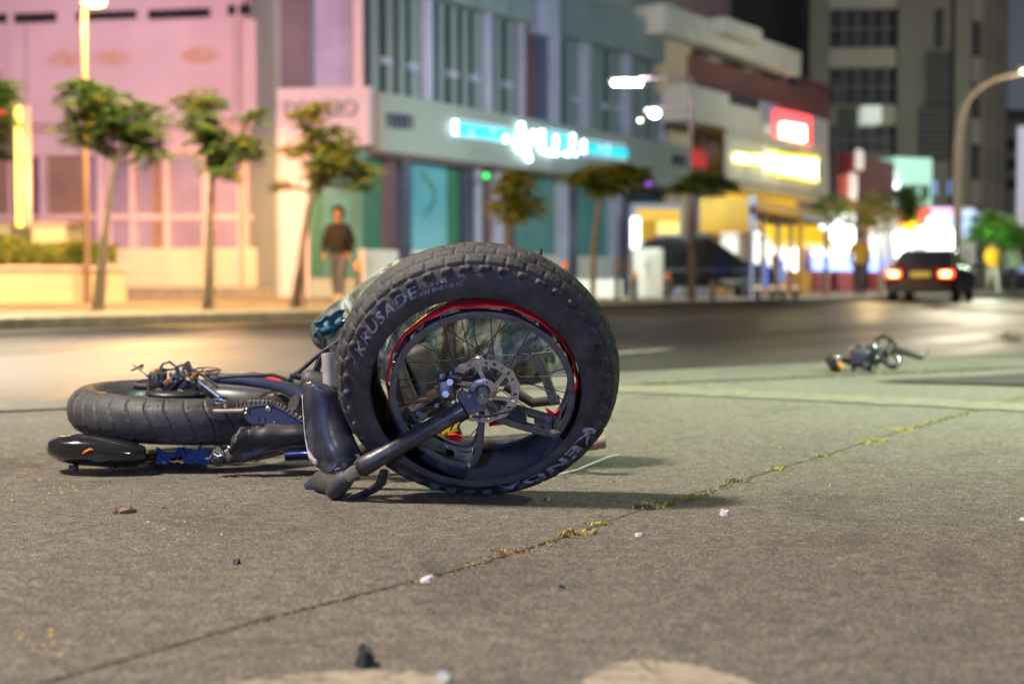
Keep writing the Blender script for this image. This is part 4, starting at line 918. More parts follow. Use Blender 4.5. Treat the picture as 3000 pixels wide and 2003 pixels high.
part('body', M['palewall'], FC, Z4p, (1500, 1140, 1635, 1290), cab, -.5, 0, zb=G0, bevel=.02)
part('door_gap', M['metalgrey'], FC, Z4p, (1565, 1150, 1568, 1280), cab, 0, .01)
part('handle', M['matteblack'], FC, Z4p, (1555, 1210, 1560, 1230), cab, 0, .04)
lw = thing('low_wall', 'low white wall running along the forecourt behind the bollards', 'wall', (px(1700, 860, 34).x, 34, G0))
FLw = Fac((px(1560, 860, 33).x, 33, G0), .9, .25)
mb = MB(); mb.obox(FLw, 0, 2.2, G0, .55, -.2, 0); mb.build('wall', M['palewall'], lw, bevel=.01)

# ---- yellow bus shelter
M['ochre'] = mat('ochre_panel', (.42, .25, .03), .6, c2=(.34, .2, .025), scale=1)
bsx = px(Z5p(458, 0)[0], 870, 34); FBs = Fac((bsx.x, 34, G0), .40, .916); FEs = Fac((bsx.x, 34, G0), -.97, .24)
shel = thing('bus_shelter', 'yellow-roofed bus shelter with glass panels and a bench', 'bus shelter', (bsx.x, 34, G0))
def su(x): return FBs.at(*Z5p(x, 1100))[0]
ue_ = su(835); zr1 = px(2193, 903/1.568, 34).z; zr0 = zr1 - .30; we = 1.15
mb = MB(); mb.prism([FBs.P(-.05, zr0, .12), FBs.P(ue_, zr0, .12), FBs.P(ue_, zr0, -1.7), FEs.P(we, zr0, .0)], (0, 0, .30)); mb.build('roof', M['ochre'], shel, bevel=.02)
mb = MB(); mb.obox(FBs, su(690), ue_, zr0 - .02, zr0 + .12, .125, .16); mb.build('roof_edge', M['lav'], shel)
mb = MB(); mb.obox(FEs, 0, we, zr1 - .60, zr1 - .02, .0, .06); mb.build('end_board', M['ochre'], shel)
mb = MB(); mb.obox(FEs, 0, we, zr1 - .85, zr1 - .60, .0, .08); mb.build('lower_band', mat('deep_ochre', (.40, .21, .012), .6, c2=(.33, .17, .01), scale=1), shel)
for x, wd, mm in ((524, .05, 'metalgrey'), (596, .05, 'metalgrey'), (655, .05, 'metalgrey'), (692, .34, 'awn'), (815, .08, 'metalgrey')):
    u = su(x); q = MB(); q.obox(FBs, u, u + wd, G0, zr0, -.06, .04); q.build('post', M[mm], shel)
q = MB(); q.obox(FBs, su(526), su(552), .35, 1.1, -.08, -.02); q.build('blue_panel', glow('blue_lit_panel', (.05, .14, .75), .6), shel)
q = MB(); q.obox(FBs, su(598), su(630), .5, 1.1, -.08, -.02); q.build('blue_panel', glow('blue_lit_panel_two', (.08, .16, .75), .6), shel)
q = MB(); q.obox(FBs, su(498), su(650), .48, .55, -.9, -.5)
for u in (su(510), su(640)): q.obox(FBs, u, u + .06, G0, .48, -.75, -.65)
q.build('bench', M['metalgrey'], shel)
q = MB(); q.obox(FBs, .2, su(690), .4, 2.0, -1.42, -1.40); q.build('back_glass', mat('shelter_glass', (.8, .85, .88), .05, alpha_trans=1), shel)
bpy.data.materials['shelter_glass'].node_tree.nodes['Principled BSDF'].inputs['IOR'].default_value = 1.03
u = su(650); q = MB(); q.obox(FBs, u, u + .5, .3, 1.25, -.5, -.44); q.build('timetable_panel', M['brownwall'], shel)
sp_ = px(Z5p(474, 0)[0], 870, 33.2); FSt = Fac((sp_.x, 33.2, G0), 1, .1)
stand = thing('direction_post', 'tall white and blue pole sign beside the bus shelter', 'sign', tuple(FSt.O))
zs_ = px(2200, 903/1.568, 33.2).z
q = MB(); q.obox(FSt, -.08, .08, 1.7, zs_ + .02, -.03, .03); q.build('sign_blade', M['lav'], stand)
q = MB(); q.obox(FSt, -.03, .03, G0, 1.7, -.02, .02); q.build('post', M['lav'], stand)
q = MB(); q.obox(FSt, -.07, .07, zs_ - .42, zs_ - .2, .03, .035); q.build('blue_band', M['bluebar'], stand)

# ---- people
def person(label, xpx, Y, h, yaw, skin, top, legs, shoes, hood=None, stride=.16, arm=.1, zbase=G0, hair=(.02, .015, .012)):
    b0 = Vector((px(xpx, 860, Y).x, Y, zbase)); s = h/1.75
    t = thing('person', label, 'person', tuple(b0))
    J = {'pel': (0, 0, .95, .150, 2), 'spi': (0, 0, 1.10, .195 if hood else .155, 1), 'che': (0, -.01, 1.32, .205 if hood else .17, 1), 'nek': (0, -.01, 1.50, .06, 0), 'hd0': (0, -.03, 1.58, .075, 0), 'hd1': (0, -.03, 1.68, .088, 0), 'hd2': (0, -.02, 1.745, .05, 0)}
    E = [('pel', 'spi'), ('spi', 'che'), ('che', 'nek'), ('nek', 'hd0'), ('hd0', 'hd1'), ('hd1', 'hd2')]
    for sd, sg_ in (('l', -1), ('r', 1)):
        st = stride*sg_
        J['hip'+sd] = (.095*sg_, 0, .88, .10, 2); J['kne'+sd] = (.10*sg_, -st*.55 - .02, .49, .080, 2); J['ank'+sd] = (.10*sg_, -st + .01, .09, .058, 2)
        J['toe'+sd] = (.11*sg_, -st - .16, .035, .035, 3)
        J['sho'+sd] = (.185*sg_, 0, 1.39, .095, 1); J['elb'+sd] = (.255*sg_, .03 + arm*sg_*.3, 1.13, .082, 1); J['wri'+sd] = (.215*sg_, -.10 + arm*sg_, .90, .045, 0 if hood is None else 1); J['pal'+sd] = (.21*sg_, -.13 + arm*sg_, .83, .036, 0)
        E += [('pel', 'hip'+sd), ('hip'+sd, 'kne'+sd), ('kne'+sd, 'ank'+sd), ('ank'+sd, 'toe'+sd), ('che', 'sho'+sd), ('sho'+sd, 'elb'+sd), ('elb'+sd, 'wri'+sd), ('wri'+sd, 'pal'+sd)]
    Rz = Matrix.Rotation(yaw, 3, 'Z'); names = list(J)
    pos = {k: Rz @ Vector(J[k][:3])*s for k in names}
    me = bpy.data.meshes.new('body'); me.from_pydata([tuple(pos[k]) for k in names], [(names.index(a), names.index(b)) for a, b in E], [])
    o = bpy.data.objects.new('body', me); col.objects.link(o)
    o.modifiers.new('skin', 'SKIN'); sub = o.modifiers.new('sub', 'SUBSURF'); sub.levels = 2
    for i, k in enumerate(names):
        r = J[k][3]*s; me.skin_vertices[0].data[i].radius = (r, r*.8 if k in ('spi', 'che', 'pel') else r); me.skin_vertices[0].data[i].use_root = (k == 'pel')
    bpy.context.view_layer.update()
    m2 = bpy.data.meshes.new_from_object(o.evaluated_get(bpy.context.evaluated_depsgraph_get())); bpy.data.objects.remove(o)
    mb = MB(); vs = [v.co.copy() for v in m2.vertices]
    seg = [(pos[a], pos[b], max(J[a][4], J[b][4]) if a[:3] in ('ank', 'kne', 'hip', 'pel') and b[:3] in ('toe', 'ank', 'kne', 'hip') else J[b][4] if b[:3] in ('nek', 'hd0', 'hd1', 'hd2', 'pal') else J[a][4]) for a, b in E]
    for p in m2.polygons:
        c = p.center; best = 9; mi = 0
        for a, b, mm in seg:
            ab = b - a; f = max(0, min(1, (c-a).dot(ab)/ab.length_squared)); d = (c - a - ab*f).length
            if d < best: best = d; mi = mm
        if mi == 0 and .98*s < c.z < (1.505 if hood else 1.465)*s: mi = 1
        if c.z > .84*s and mi == 2: mi = 1 if c.z > .90*s else 2
        mb.cur = mi; mb.add([b0 + vs[i] for i in p.vertices], [tuple(range(len(p.vertices)))], True)
    # fingers, thumb, nose and ears, all part of the one body
    mb.cur = 0
    for sd, sg_ in (('l', -1), ('r', 1)):
        c = b0 + pos['pal'+sd]; fw = Rz @ Vector((0, -1, 0)); dn = Vector((0, 0, -1))
        for k in range(4):
            off = fw*((-.03 + k*.02)*s); ln = (.075, .085, .08, .062)[k]*s
            mb.tube([c + off, c + off + dn*ln*.6, c + off + dn*ln - Rz @ Vector((sg_*.02*s, 0, 0))], [.0095*s, .009*s, .007*s], 6)
        mb.tube([c + fw*.02*s + Vector((0, 0, .03*s)), c + fw*.05*s + dn*.01*s, c + fw*.055*s + dn*.045*s], [.012*s, .010*s, .008*s], 6)
    hc_ = b0 + pos['hd0'].lerp(pos['hd1'], .5); fw = Rz @ Vector((0, -1, 0)); rt = Rz @ Vector((1, 0, 0))
    mb.tube([hc_ + fw*.085*s + Vector((0, 0, .03*s)), hc_ + fw*.105*s - Vector((0, 0, .012*s))], [.008*s, .014*s], 6)
    for sg_ in (-1, 1): mb.ball(hc_ + rt*(sg_*.08*s) + Vector((0, 0, .01*s)), .025*s, (.4, .6, 1))
    mb.build('body', [mat('skin', skin, .5, scale=20), mat('top_cloth', top, .85, scale=8, bump=.4), mat('trouser_cloth', legs, .85, scale=8, bump=.4), mat('shoes', shoes, .6)], t)
    q = MB()
    for sg_ in (-1, 1): q.ball(hc_ + fw*.082*s + rt*(sg_*.032*s) + Vector((0, 0, .032*s)), .011*s)
    q.build('eyes', M['matteblack'], t)
    q = MB(); q.tube([hc_ + fw*.084*s + rt*(-.024*s) - Vector((0, 0, .042*s)), hc_ + fw*.09*s - Vector((0, 0, .044*s)), hc_ + fw*.084*s + rt*(.024*s) - Vector((0, 0, .042*s))], .006*s, 6); q.build('mouth', mat('lips', (.28, .10, .08), .5), t)
    hd = b0 + pos['hd1']; back = Rz @ Vector((0, 1, 0))
    if hood:
        q = MB(); q.ball(hd + back*.02*s + Vector((0, 0, .0)), .128*s, (.95, 1.0, 1.15), 16, 12, Rz)
        q2 = MB()
        # hood with an opening for the face
        fs = []
        for i, f in enumerate(q.f):
            c = sum((q.v[j] for j in f), Vector())/len(f) - hd
            if not (c.dot(fw) > .045*s and abs(c.dot(rt)) < .085*s and -.13*s < c.z < .075*s): fs.append(f)
        q2.add(q.v, fs, True); q2.build('hood', mat('hood_cloth', hood, .9, bump=.3), t, solid=.012)
    else:
        q = MB(); q.ball(hd + back*.012*s + Vector((0, 0, .02*s)), .10*s, (.95, 1.05, .85), 14, 10, Rz); vv = q.v; fs = []
        for f in q.f:
            c = sum((vv[j] for j in f), Vector())/len(f) - hd
            if not (c.dot(fw) > .03*s and c.z < .055*s): fs.append(f)
        q3 = MB(); q3.add(vv, fs, True); q3.build('hair', mat('hair', hair, .6), t, solid=.01)
    return t
person('pedestrian in a dark brown hoodie and pale jeans walking past the clinic', 992, 26.5, 1.72, R(-12), (.50, .24, .13), (.013, .009, .009), (.11, .11, .16), (.6, .55, .5), hood=(.030, .018, .015))
person('person in a mustard top and black trousers waiting near the shop', Z5p(968, 0)[0], 38, 1.70, R(160), (.3, .18, .12), (.30, .19, .02), (.02, .02, .025), (.03, .03, .03))
person('person in a bright orange-yellow shirt and pale trousers under the lime tree', Z5p(1578, 0)[0], 46, 1.74, R(20), (.3, .18, .12), (.85, .42, .01), (.55, .53, .48), (.5, .5, .5))
person('person in a pale mint shirt and dark trousers at the far right', Z5p(1668, 0)[0], 47, 1.74, R(-30), (.3, .18, .12), (.62, .80, .60), (.05, .05, .06), (.1, .1, .1))

# ---- cars
def car(label, loc, yaw, L, W, Ht, paint, side, roofl, lights, seed=0, plate=True, green=False):
    """local x = forward, y = left, z up; side: lower body outline (x, z); roofl: glasshouse outline"""
    t = thing('parked_car' if not lights else 'car', label, 'car', tuple(loc))
    Rz = Matrix.Rotation(yaw, 3, 'Z'); T = lambda x, y, z: Vector(loc) + Rz @ Vector((x, y, z))
    def loft(mb, outline, secs):
        rows = []
        for (y, inset, dz) in secs:
            cx = sum(p[0] for p in outline)/len(outline); cz = sum(p[1] for p in outline)/len(outline)
            rows.append([T(p[0] - (p[0]-cx)*inset, y, p[1] - (p[1]-cz)*dz) for p in outline] + [T(outline[0][0] - (outline[0][0]-cx)*inset, y, outline[0][1] - (outline[0][1]-cz)*dz)])
        mb.sheet(rows, False)
        mb.add(rows[0][:-1], [tuple(range(len(outline)))]); mb.add(rows[-1][:-1], [tuple(range(len(outline)))[::-1]])
    w_ = W/2
    b = MB(); loft(b, side, [(-w_, .06, .12), (-w_*.94, .02, .03), (-w_*.6, 0, 0), (w_*.6, 0, 0), (w_*.94, .02, .03), (w_, .06, .12)])
    body = b.build('body', paint, t, bevel=.03)
    b = MB(); rows = []
    for y, inw in ((-1, 0), (1, 0)):
        rows.append(roofl)
    zb = min(p[1] for p in roofl); zt_ = max(p[1] for p in roofl)
    ins = lambda z: w_*(.90 - .20*(z-zb)/(zt_-zb))
    Lf = [T(p[0], ins(p[1]), p[1]) for p in roofl]; Rt = [T(p[0], -ins(p[1]), p[1]) for p in roofl]; n = len(roofl)
    b.add(Lf + Rt, [tuple(range(n)), tuple(range(n, 2*n))[::-1]] + [(i, n+i, n+(i+1) % n, (i+1) % n) for i in range(n)])
    b.build('cabin', paint, t, bevel=.04)
    glass = M['carglass']
    # rear screen, windscreen and side windows set a little proud
    def quad_on(pa, pb, s0, s1, name):
        c = []
        for f, ss in ((.10, s0), (.10, s1), (.90, s1), (.90, s0)):
            x = pa[0] + (pb[0]-pa[0])*f; z = pa[1] + (pb[1]-pa[1])*f; c.append((x, ss*ins(z)*.88, z))
        nx = (pb[1]-pa[1]); nzv = -(pb[0]-pa[0]); ln = math.hypot(nx, nzv); sgn = 1 if pa[0] + pb[0] > 0 else -1
        off = Vector((abs(nx)/ln*sgn*.012, 0, abs(nzv)/ln*.012))
        q = MB(); q.prism([T(*(Vector(a) + off)) for a in c], Rz @ (off*-.6)); q.build(name, glass, t)
    quad_on(roofl[0], roofl[1], -1, 1, 'rear_screen'); quad_on(roofl[-1], roofl[-2], -1, 1, 'windscreen')
    for sg_ in (-1, 1):
        zs0 = zb + .06; zs1 = zt_ - .10
        xr0 = roofl[0][0]*.72; xr1 = roofl[1][0]*.9 + .08; xf0 = roofl[-1][0]*.72; xf1 = roofl[-2][0]*.9 - .05; xm = (xr0+xf0)/2
        for (a0, a1, c0_, c1_) in ((xr0, xr1, xm-.04, xm-.04), (xm+.04, xm+.04, xf0, xf1)):
            P4 = [(a0, zs0), (c0_, zs0), (c1_, zs1), (a1, zs1)]
            q = MB(); q.prism([T(x, sg_*(ins(z)+.014), z) for x, z in P4], Rz @ Vector((0, -sg_*.01, 0))); q.build('side_window', glass, t)
    for x in (-L*.30, L*.31):
        for sg_ in (-1, 1):
            c = T(x, sg_*(w_-.09), .31); ax = Rz @ Vector((0, sg_, 0)); fr_ = Frame(c, Rz @ Vector((1, 0, 0)), (0, 0, 1), ax)
            q = MB(); q.lathe(fr_, [(.19, -.1), (.29, -.1), (.31, -.06), (.31, .06), (.29, .1), (.20, .1)], 28); wh = q.build('wheel', M['rubber'], t)
            q = MB(); q.lathe(fr_, [(.02, .07), (.06, .085), (.19, .075), (.2, .1)], 20)
            for k in range(5): a = 2*pi*k/5; q.tube([fr_.A(a, .03, .085), fr_.A(a, .19, .09)], .02, 5)
            q.build('rim', M['steel'], wh)
    xb = min(p[0] for p in side)
    zl = .74*Ht/1.42
    for sg_ in (-1, 1):
        q = MB(); q.rbox(T(xb+.03, sg_*(w_-.23), zl), (.10, .36, .17), .04, Rz); q.build('tail_light', glow('tail_glow' + label[:4], (1, .05, .015), 5.5) if lights else M['redpanel'], t)
        if lights:
            q = MB(); q.rbox(T(xb+.0, sg_*(w_-.24), zl), (.08, .22, .10), .03, Rz); q.build('brake_bulb', glow('brake_bulb_glow' + label[:4], (1, .55, .15), 16), t)
        q = MB(); q.rbox(T(L*.2, sg_*(w_+.08), .98*Ht/1.42), (.12, .18, .12), .03, Rz); q.build('wing_mirror', paint, t)
        for k in (-.05, .17):
            q = MB(); q.rbox(T(L*k, sg_*(w_+.005), .82*Ht/1.42), (.16, .03, .03), .01, Rz); q.build('door_handle', M['chrome'], t)
        xf = max(p[0] for p in side); q = MB(); q.rbox(T(xf-.08, sg_*(w_-.26), .66), (.14, .36, .14), .04, Rz); q.build('headlight', M['steel'], t)
    if plate:
        q = MB(); q.rbox(T(xb-.012, 0, zl-.01), (.02, .52, .12), .005, Rz); pl = q.build('number_plate', glow('plate_yellow' + label[:4], (.85, .52, .08), .35 if lights else .05), t)
        q = MB(); q.box(T(xb-.026, .235, zl-.01), (.006, .05, .112), Rz); q.build('blue_band', M['bluebar'], pl)
    q = MB(); q.rbox(T(xb+.0, 0, .30), (.12, W*.86, .14), .03, Rz); q.build('bumper_insert', M['matteblack'], t)
    return t
M['carglass'] = mat('tinted_car_glass', (.012, .012, .014), .06, c2=(.02, .02, .022), scale=2, coat=.5)
M['maroonpaint'] = mat('dark_maroon_paint', (.060, .016, .018), .20, c2=(.075, .02, .02), scale=4, coat=1)
M['blackpaint'] = mat('black_car_paint', (.012, .014, .016), .12, c2=(.018, .02, .02), scale=4, coat=1)
sed = [(-2.16, .35), (-2.18, .62), (-2.12, .90), (-1.5, .97), (1.0, .95), (1.95, .80), (2.15, .62), (2.15, .30), (1.9, .22), (-1.9, .24)]
sedr = [(-1.78, .87), (-1.05, 1.27), (-.55, 1.32), (.15, 1.31), (.95, .88)]
sed = [(x, z*.93 if z > .4 else z) for x, z in sed]
carY = 34.5; cp_ = px(2694, 890, carY)
yaw_road = math.atan2(RD.y, RD.x)
fwd = Vector((cos(R(66)), sin(R(66)), 0))
car('dark maroon saloon with glowing brake lights driving away along the road', (cp_.x + fwd.x*2.1, cp_.y + fwd.y*2.1, .004), R(66), 4.3, 1.70, 1.32, M['maroonpaint'], sed, sedr, True)
vanb = [(-2.2, .42), (-2.25, .70), (-2.2, 1.05), (-1.6, 1.10), (1.15, 1.06), (2.05, .92), (2.2, .7), (2.2, .34), (1.9, .26), (-1.9, .28)]
vanr = [(-2.08, 1.06), (-1.80, 1.66), (-1.2, 1.72), (.3, 1.70), (1.2, 1.06)]
vp = px(2052, 850, 39.0); vanb = [(x*.86, z*.90) for x, z in vanb]; vanr = [(x*.86, z*.90) for x, z in vanr]
van = car('black people carrier parked on the forecourt by the clinic', (vp.x, vp.y, G0), R(3), 3.78, 1.76, 1.55, M['blackpaint'], vanb, vanr, False, plate=False)

for y in (-.56, .56):
    q = MB(); q.tube([Vector((vp.x, vp.y, G0)) + Matrix.Rotation(R(3), 3, 'Z') @ Vector((x, y, z)) for x, z in ((-1.45, 1.53), (-1.0, 1.60), (.2, 1.60), (.5, 1.53))], .03, 6); q.build('roof_rail', M['chrome'], van)
q = MB(); q.rbox(Vector((vp.x, vp.y, G0)) + Matrix.Rotation(R(3), 3, 'Z') @ Vector((-.1, -.885, .72)), (3.1, .03, .07), .01, Matrix.Rotation(R(3), 3, 'Z')); q.build('side_trim', M['chrome'], van)

# ================================================================== the wrecked bicycle
bike = thing('wrecked_bicycle', 'wrecked black fat-tyre bicycle lying across the asphalt, front wheel propped upright', 'bicycle', (-.35, 3.2, 0))
D0 = 2.93; TH = R(26)
C0 = px(1399, 1097, D0)
fw = Frame(C0, (1, 0, 0), (0, -sin(TH), cos(TH)), (0, -cos(TH), -sin(TH)))
def sstep(x, a, b):
    t = max(0, min(1, (x-a)/(b-a))); return t*t*(3-2*t)
# ---- front tyre: one closed section (outside, then inside) swept round; near bead has slipped towards the viewer
RC, RB, WB = .2415, .0485, .056
def tyre(fr, RC, RB, WB, nphi, na, amax, hfun, shift=None, thick=.006, ground=True):
    mb = MB(); rows = []
    A = [amax*(1 - 2*j/(na-1)) for j in range(na)]; Ai = [-amax + 2*amax*j/23 for j in range(24)]
    for i in range(nphi):
        ph = 2*pi*i/nphi; row = []
        for a in A:
            h = hfun(ph, a); row.append((RC + (RB+h)*cos(a), (WB+h)*sin(a), a))
        for a in Ai: row.append((RC + (RB-thick)*cos(a), (WB-thick)*sin(a), a))
        row.append(row[0]); out = []
        for r, w_, a in row:
            p = fr.A(ph, r, w_)
            if shift: p = p + shift(ph, a)
            if ground and p.z < .0015: p.z = .0015
            out.append(p)
        rows.append(out)
    mb.sheet(rows, True, True); return mb
NK = 44
rk = random.Random(5); knobj = [rk.uniform(.75, 1.15) for _ in range(400)]
def front_h(ph, a):
    h = 0.0; d = math.degrees(a); t = ph*NK/(2*pi)
    for k, (c, hw, sh, duty) in enumerate(((60, 7.5, 0, .50), (-60, 7.5, .5, .50), (38, 12, .5, .86), (-38, 12, 0, .86), (13, 12, 0, .88), (-13, 12, .5, .88))):
        q = t + sh; i = int(q) % NK; f = q - math.floor(q)
        f += (d - c)/60*(.25 if k % 2 else -.25)
        ins = sstep(abs(d - c), hw, hw-3.5) * sstep(abs(f - .5), duty/2 + .06, duty/2 - .04)
        h += (.0078 if k < 2 else .0036)*ins*knobj[(i + k*50) % 400]
    f = (t + .5*mnoise.noise(Vector((ph*7, 0, 3)))) % 1.0; h -= .0040*sstep(abs(d - 67), 6, 3)*sstep(abs(f - .5), .20, .12)
    if d > 74: h += .0008*sstep(d, 74, 76) - .0008*sstep(d, 118, 121)
    if d > 121: h += .0022*sstep(d, 121, 124)          # bead ridge
    return h
def fshift(ph, a):
    d = math.degrees(a); k = sstep(d, 70, 130)
    low = max(0, -sin(ph))
    return fw.en*(.012*k + .006*k*low) - fw.eu*(.010*k*(1 - .3*low)) + fw.eu*(.008*low*low*(1-k)) + (fw.ex*cos(ph) + fw.eu*sin(ph))*(.0065*k) - fw.ex*(.002*k)
fwheel = None
hubF = None
# rim frame: the wheel has dropped inside the slipped tyre and tipped a little more
THR = R(27); CR = px(1413.5, 1168, 2.86) - Vector((0, -cos(THR), -sin(THR)))*.082
rf = Frame(CR, (1, 0, 0), (0, -sin(THR), cos(THR)), (0, -cos(THR), -sin(THR)))
q = MB()
q.lathe(rf, [(0, -.062), (.012, -.062), (.012, -.05), (.029, -.048), (.031, -.040), (.020, -.034), (.017, 0), (.020, .026), (.030, .030), (.030, .036), (.022, .040), (.021, .050), (.012, .052), (.0, .052)], 40)
fwheel = q.build('front_wheel', M['blackal'], bike)
tyre(fw, RC, RB, WB, 704, 84, R(132), front_h, fshift).build('tyre', M['rubber'], fwheel, recalc=True)
# bent rim: path in the rim plane, near-flange radius; the lower arc is folded in to the hub
s_ = 2.885/FPX/1.96; ka = 1/ cos(R(27) + R(4.5))
def RL(zx, zy): return ((zx-1087)*s_, -(zy-868)*s_*ka)
RR = .1865; RDX, RDY = -.001, -.0165
path = []
for i in range(61):
    a = R(-36 + (246-36+0 - -36 - 36)*i/60) if False else R(-36 + 262*i/60)
    path.append((RR*cos(a) + RDX, RR*sin(a) + RDY))
bend = [(-.100, -.174), (-.070, -.190), (-.042, -.196), (-.022, -.189), (-.011, -.168), (-.004, -.137), (-.0015, -.105), (.0005, -.078), (.004, -.068), (.012, -.069), (.033, -.082), (.055, -.092), (.075, -.099), (.100, -.107), (.125, -.115), (.142, -.118)]
# smooth the folded part
def cr(P, n):
    out = []
    for i in range(len(P)-1):
        p0, p1, p2, p3 = [Vector((*P[max(0, min(len(P)-1, k))], 0)) for k in (i-1, i, i+1, i+2)]
        for j in range(n):
            t = j/n; out.append(.5*((2*p1) + (p2-p0)*t + (2*p0-5*p1+4*p2-p3)*t*t + (3*p1-p0-3*p2+p3)*t**3))
    out.append(Vector((*P[-1], 0))); return [(v.x, v.y) for v in out]
bend = cr([path[-1]] + bend + [path[0]], 5)
full = path + bend[1:-1]
n = len(full)
def nrm(i):
    a, b = full[(i-1) % n], full[(i+1) % n]; t = Vector((b[0]-a[0], b[1]-a[1], 0)).normalized(); return Vector((t.y, -t.x, 0))   # outward
def rim_rows(i):
    x, y = full[i]; nn = nrm(i); return lambda off, w_: rf.P(x + nn.x*off, y + nn.y*off, w_)
isb = [i >= len(path) for i in range(n)]
W2 = .036
# near and far flanges and bed with cut-outs
q = MB()
rows = []
for i in range(n):
    P = rim_rows(i); ww = W2
    rows.append([P(-.010, ww-.003), P(-.010, ww), P(.0, ww+.001), P(.004, ww), P(.004, ww-.004), P(-.004, ww-.004), P(-.010, ww-.003)])
q.sheet(rows, False, True)
rows = []
for i in range(n):
    P = rim_rows(i); ww = -W2
    rows.append([P(-.010, ww+.003), P(-.010, ww), P(.0, ww-.001), P(.004, ww), P(.004, ww+.004), P(-.004, ww+.004), P(-.010, ww+.003)])
q.sheet(rows, True, True)
rimo = q.build('rim', M['rimedge'], fwheel)
q = MB(); us = [-W2+.002, -.026, -.012, .012, .026, W2-.002]
V = []
for i in range(n):
    P = rim_rows(i); V += [P(-.003, u) for u in us]
fs = []
for i in range(n):
    j = (i+1) % n
    for k in range(5):
        hole = (k == 2) and (i % 6 in (2, 3, 4)) and not (isb[i] and (i % 12 < 6))
        if not hole: fs.append((i*6+k, i*6+k+1, j*6+k+1, j*6+k))
q.add(V, fs, True); q.build('rim_bed', mat('blue_black_rim', (.010, .016, .032), .38, .0, c2=(.022, .030, .048), scale=40, rvar=.1, spec=.35), fwheel, solid=.002)
# torn lips of the folded rim, bright raw metal at the breaks
q = MB()
for (x, y, ax, ln) in ((.142, -.112, R(20), .02), (.150, -.105, R(70), .016), (.128, -.100, R(110), .014), (-.036, -.185, R(-60), .012)):
    a = rf.P(x, y, W2+.004); d = (rf.ex*cos(ax) + rf.eu*sin(ax)); e = rf.ex*-sin(ax) + rf.eu*cos(ax)
    q.add([a, a + d*ln + rf.en*.003, a + d*ln*.6 + e*ln*.5, a + e*ln*.4 - rf.en*.004], [(0, 1, 2, 3)])
q.build('torn_metal', M['chrome'], fwheel, solid=.001)
# red rim tape, pulled off the bed and bowed
q = MB(); rows = []
for i in range(121):
    f = i/120; a = R(-12 + 222*f)
    bow = .0150*math.exp(-((math.degrees(a)-62)/34)**2) + .004*math.exp(-((math.degrees(a)-150)/40)**2)
    r = .1925 + bow*.6 + .0012*sin(a*21) ; wn_ = .016 + .020*math.exp(-((math.degrees(a)-58)/40)**2) - .009*sstep(math.degrees(a), 112, 150) + .002*sin(a*13) - .010*sstep(math.degrees(a), 20, -10)
    wc = .017 - .008*math.exp(-((math.degrees(a)-40)/30)**2) + .003*sin(a*9)
    O_ = rf.ex*RDX + rf.eu*(RDY*.55); rows.append([rf.A(a, r + .003*sin(a*17), wc - wn_) + O_, rf.A(a, r + .004, wc - wn_*.4) + O_, rf.A(a, r + .004, wc + wn_*.4) + O_, rf.A(a, r, wc + wn_) + O_])
q.sheet(rows); q.build('rim_tape', M['red'], fwheel, solid=.0012)
for pts_ in (((.012, -.112), (.030, -.098), (.058, -.112), (.085, -.103), (.085, -.120), (.05, -.124), (.01, -.130)), ((-.078, -.158), (-.06, -.150), (-.045, -.157), (-.055, -.172), (-.075, -.170)), ((.128, -.088), (.150, -.098), (.162, -.085), (.158, -.112), (.140, -.108))):
    q = MB(); q.prism([rf.P(x, y, -.026 + .006*sin(x*90)) for x, y in pts_], rf.en*.003)
    q.build('torn_tape', M['red'], fwheel)
# tan glue line with lattice along the tape's left run
q = MB()
for i in range(26):
    a = R(118 + i*2.3); q.tube([rf.A(a, .2085, .014), rf.A(a + R(2.4), .1995, .020)], .0009, 5)
q.tube([rf.A(R(112 + i*2), .2095, .014) for i in range(34)], .0011, 5)
q.build('glue_lattice', M['tape_tan'], fwheel)
# brake rotor: wavy ring with slots, six arms, bolts
def rotor(parent):
    q = MB(); n = 144; w0 = .047
    f2 = Frame(CR + rf.en*.003, rf.ex, rf.eu, rf.en)
    ro = lambda a: .0755 + .0016*sin(a*12); ri = .0585
    slot = lambda i: 0 if i % 6 in (2, 3) else 1
    V = []; rings = [ri, .0625, .0700, None]
    for side_ in (0, 1):
        for i in range(n):
            a = 2*pi*i/n
            for k, r in enumerate(rings): V.append(f2.A(a + (.035 if k == 2 else 0), ro(a) if r is None else r, w0 + side_*.0018))
    F = []
    for i in range(n):
        j = (i+1) % n
        for k in range(3):
            if k == 1 and not slot(i): continue
            for side_ in (0, 1):
                o_ = side_*n*4; F.append((o_+i*4+k, o_+i*4+k+1, o_+j*4+k+1, o_+j*4+k))
        F.append((i*4+3, n*4+i*4+3, n*4+j*4+3, j*4+3)); F.append((i*4, n*4+i*4, n*4+j*4, j*4))
    q.add(V, F)
    for k in range(6):
        a = 2*pi*k/6 + .25; c1, c2 = f2.A(a - .28, .022, w0), f2.A(a + .28, .022, w0); e1, e2 = f2.A(a + .38, .0595, w0), f2.A(a + .52, .0595, w0)
        q.prism([c1, e1, e2, c2], rf.en*.0018)
    q.lathe(f2, [(.016, w0), (.029, w0), (.029, w0+.002), (.016, w0+.002)], 36)
    ob = q.build('brake_rotor', M['disc'], parent)
    q = MB()
    for k in range(6): q.tube([f2.A(2*pi*k/6 + .25, .0235, w0), f2.A(2*pi*k/6+.25, .0235, w0+.005)], .0045, 10)
    q.build('rotor_bolt', M['chrome'], parent)
rotor(fwheel)
q = MB(); q.tube([rf.P(0, 0, .05), rf.P(0, 0, .082)], .0135, 6, smooth=False); q.tube([rf.P(0, 0, .08), rf.P(0, 0, .088)], .0095, 14); q.tube([rf.P(0, 0, .088), rf.P(0, 0, .093)], .004, 8)
q.build('axle_nut', M['steel'], fwheel)
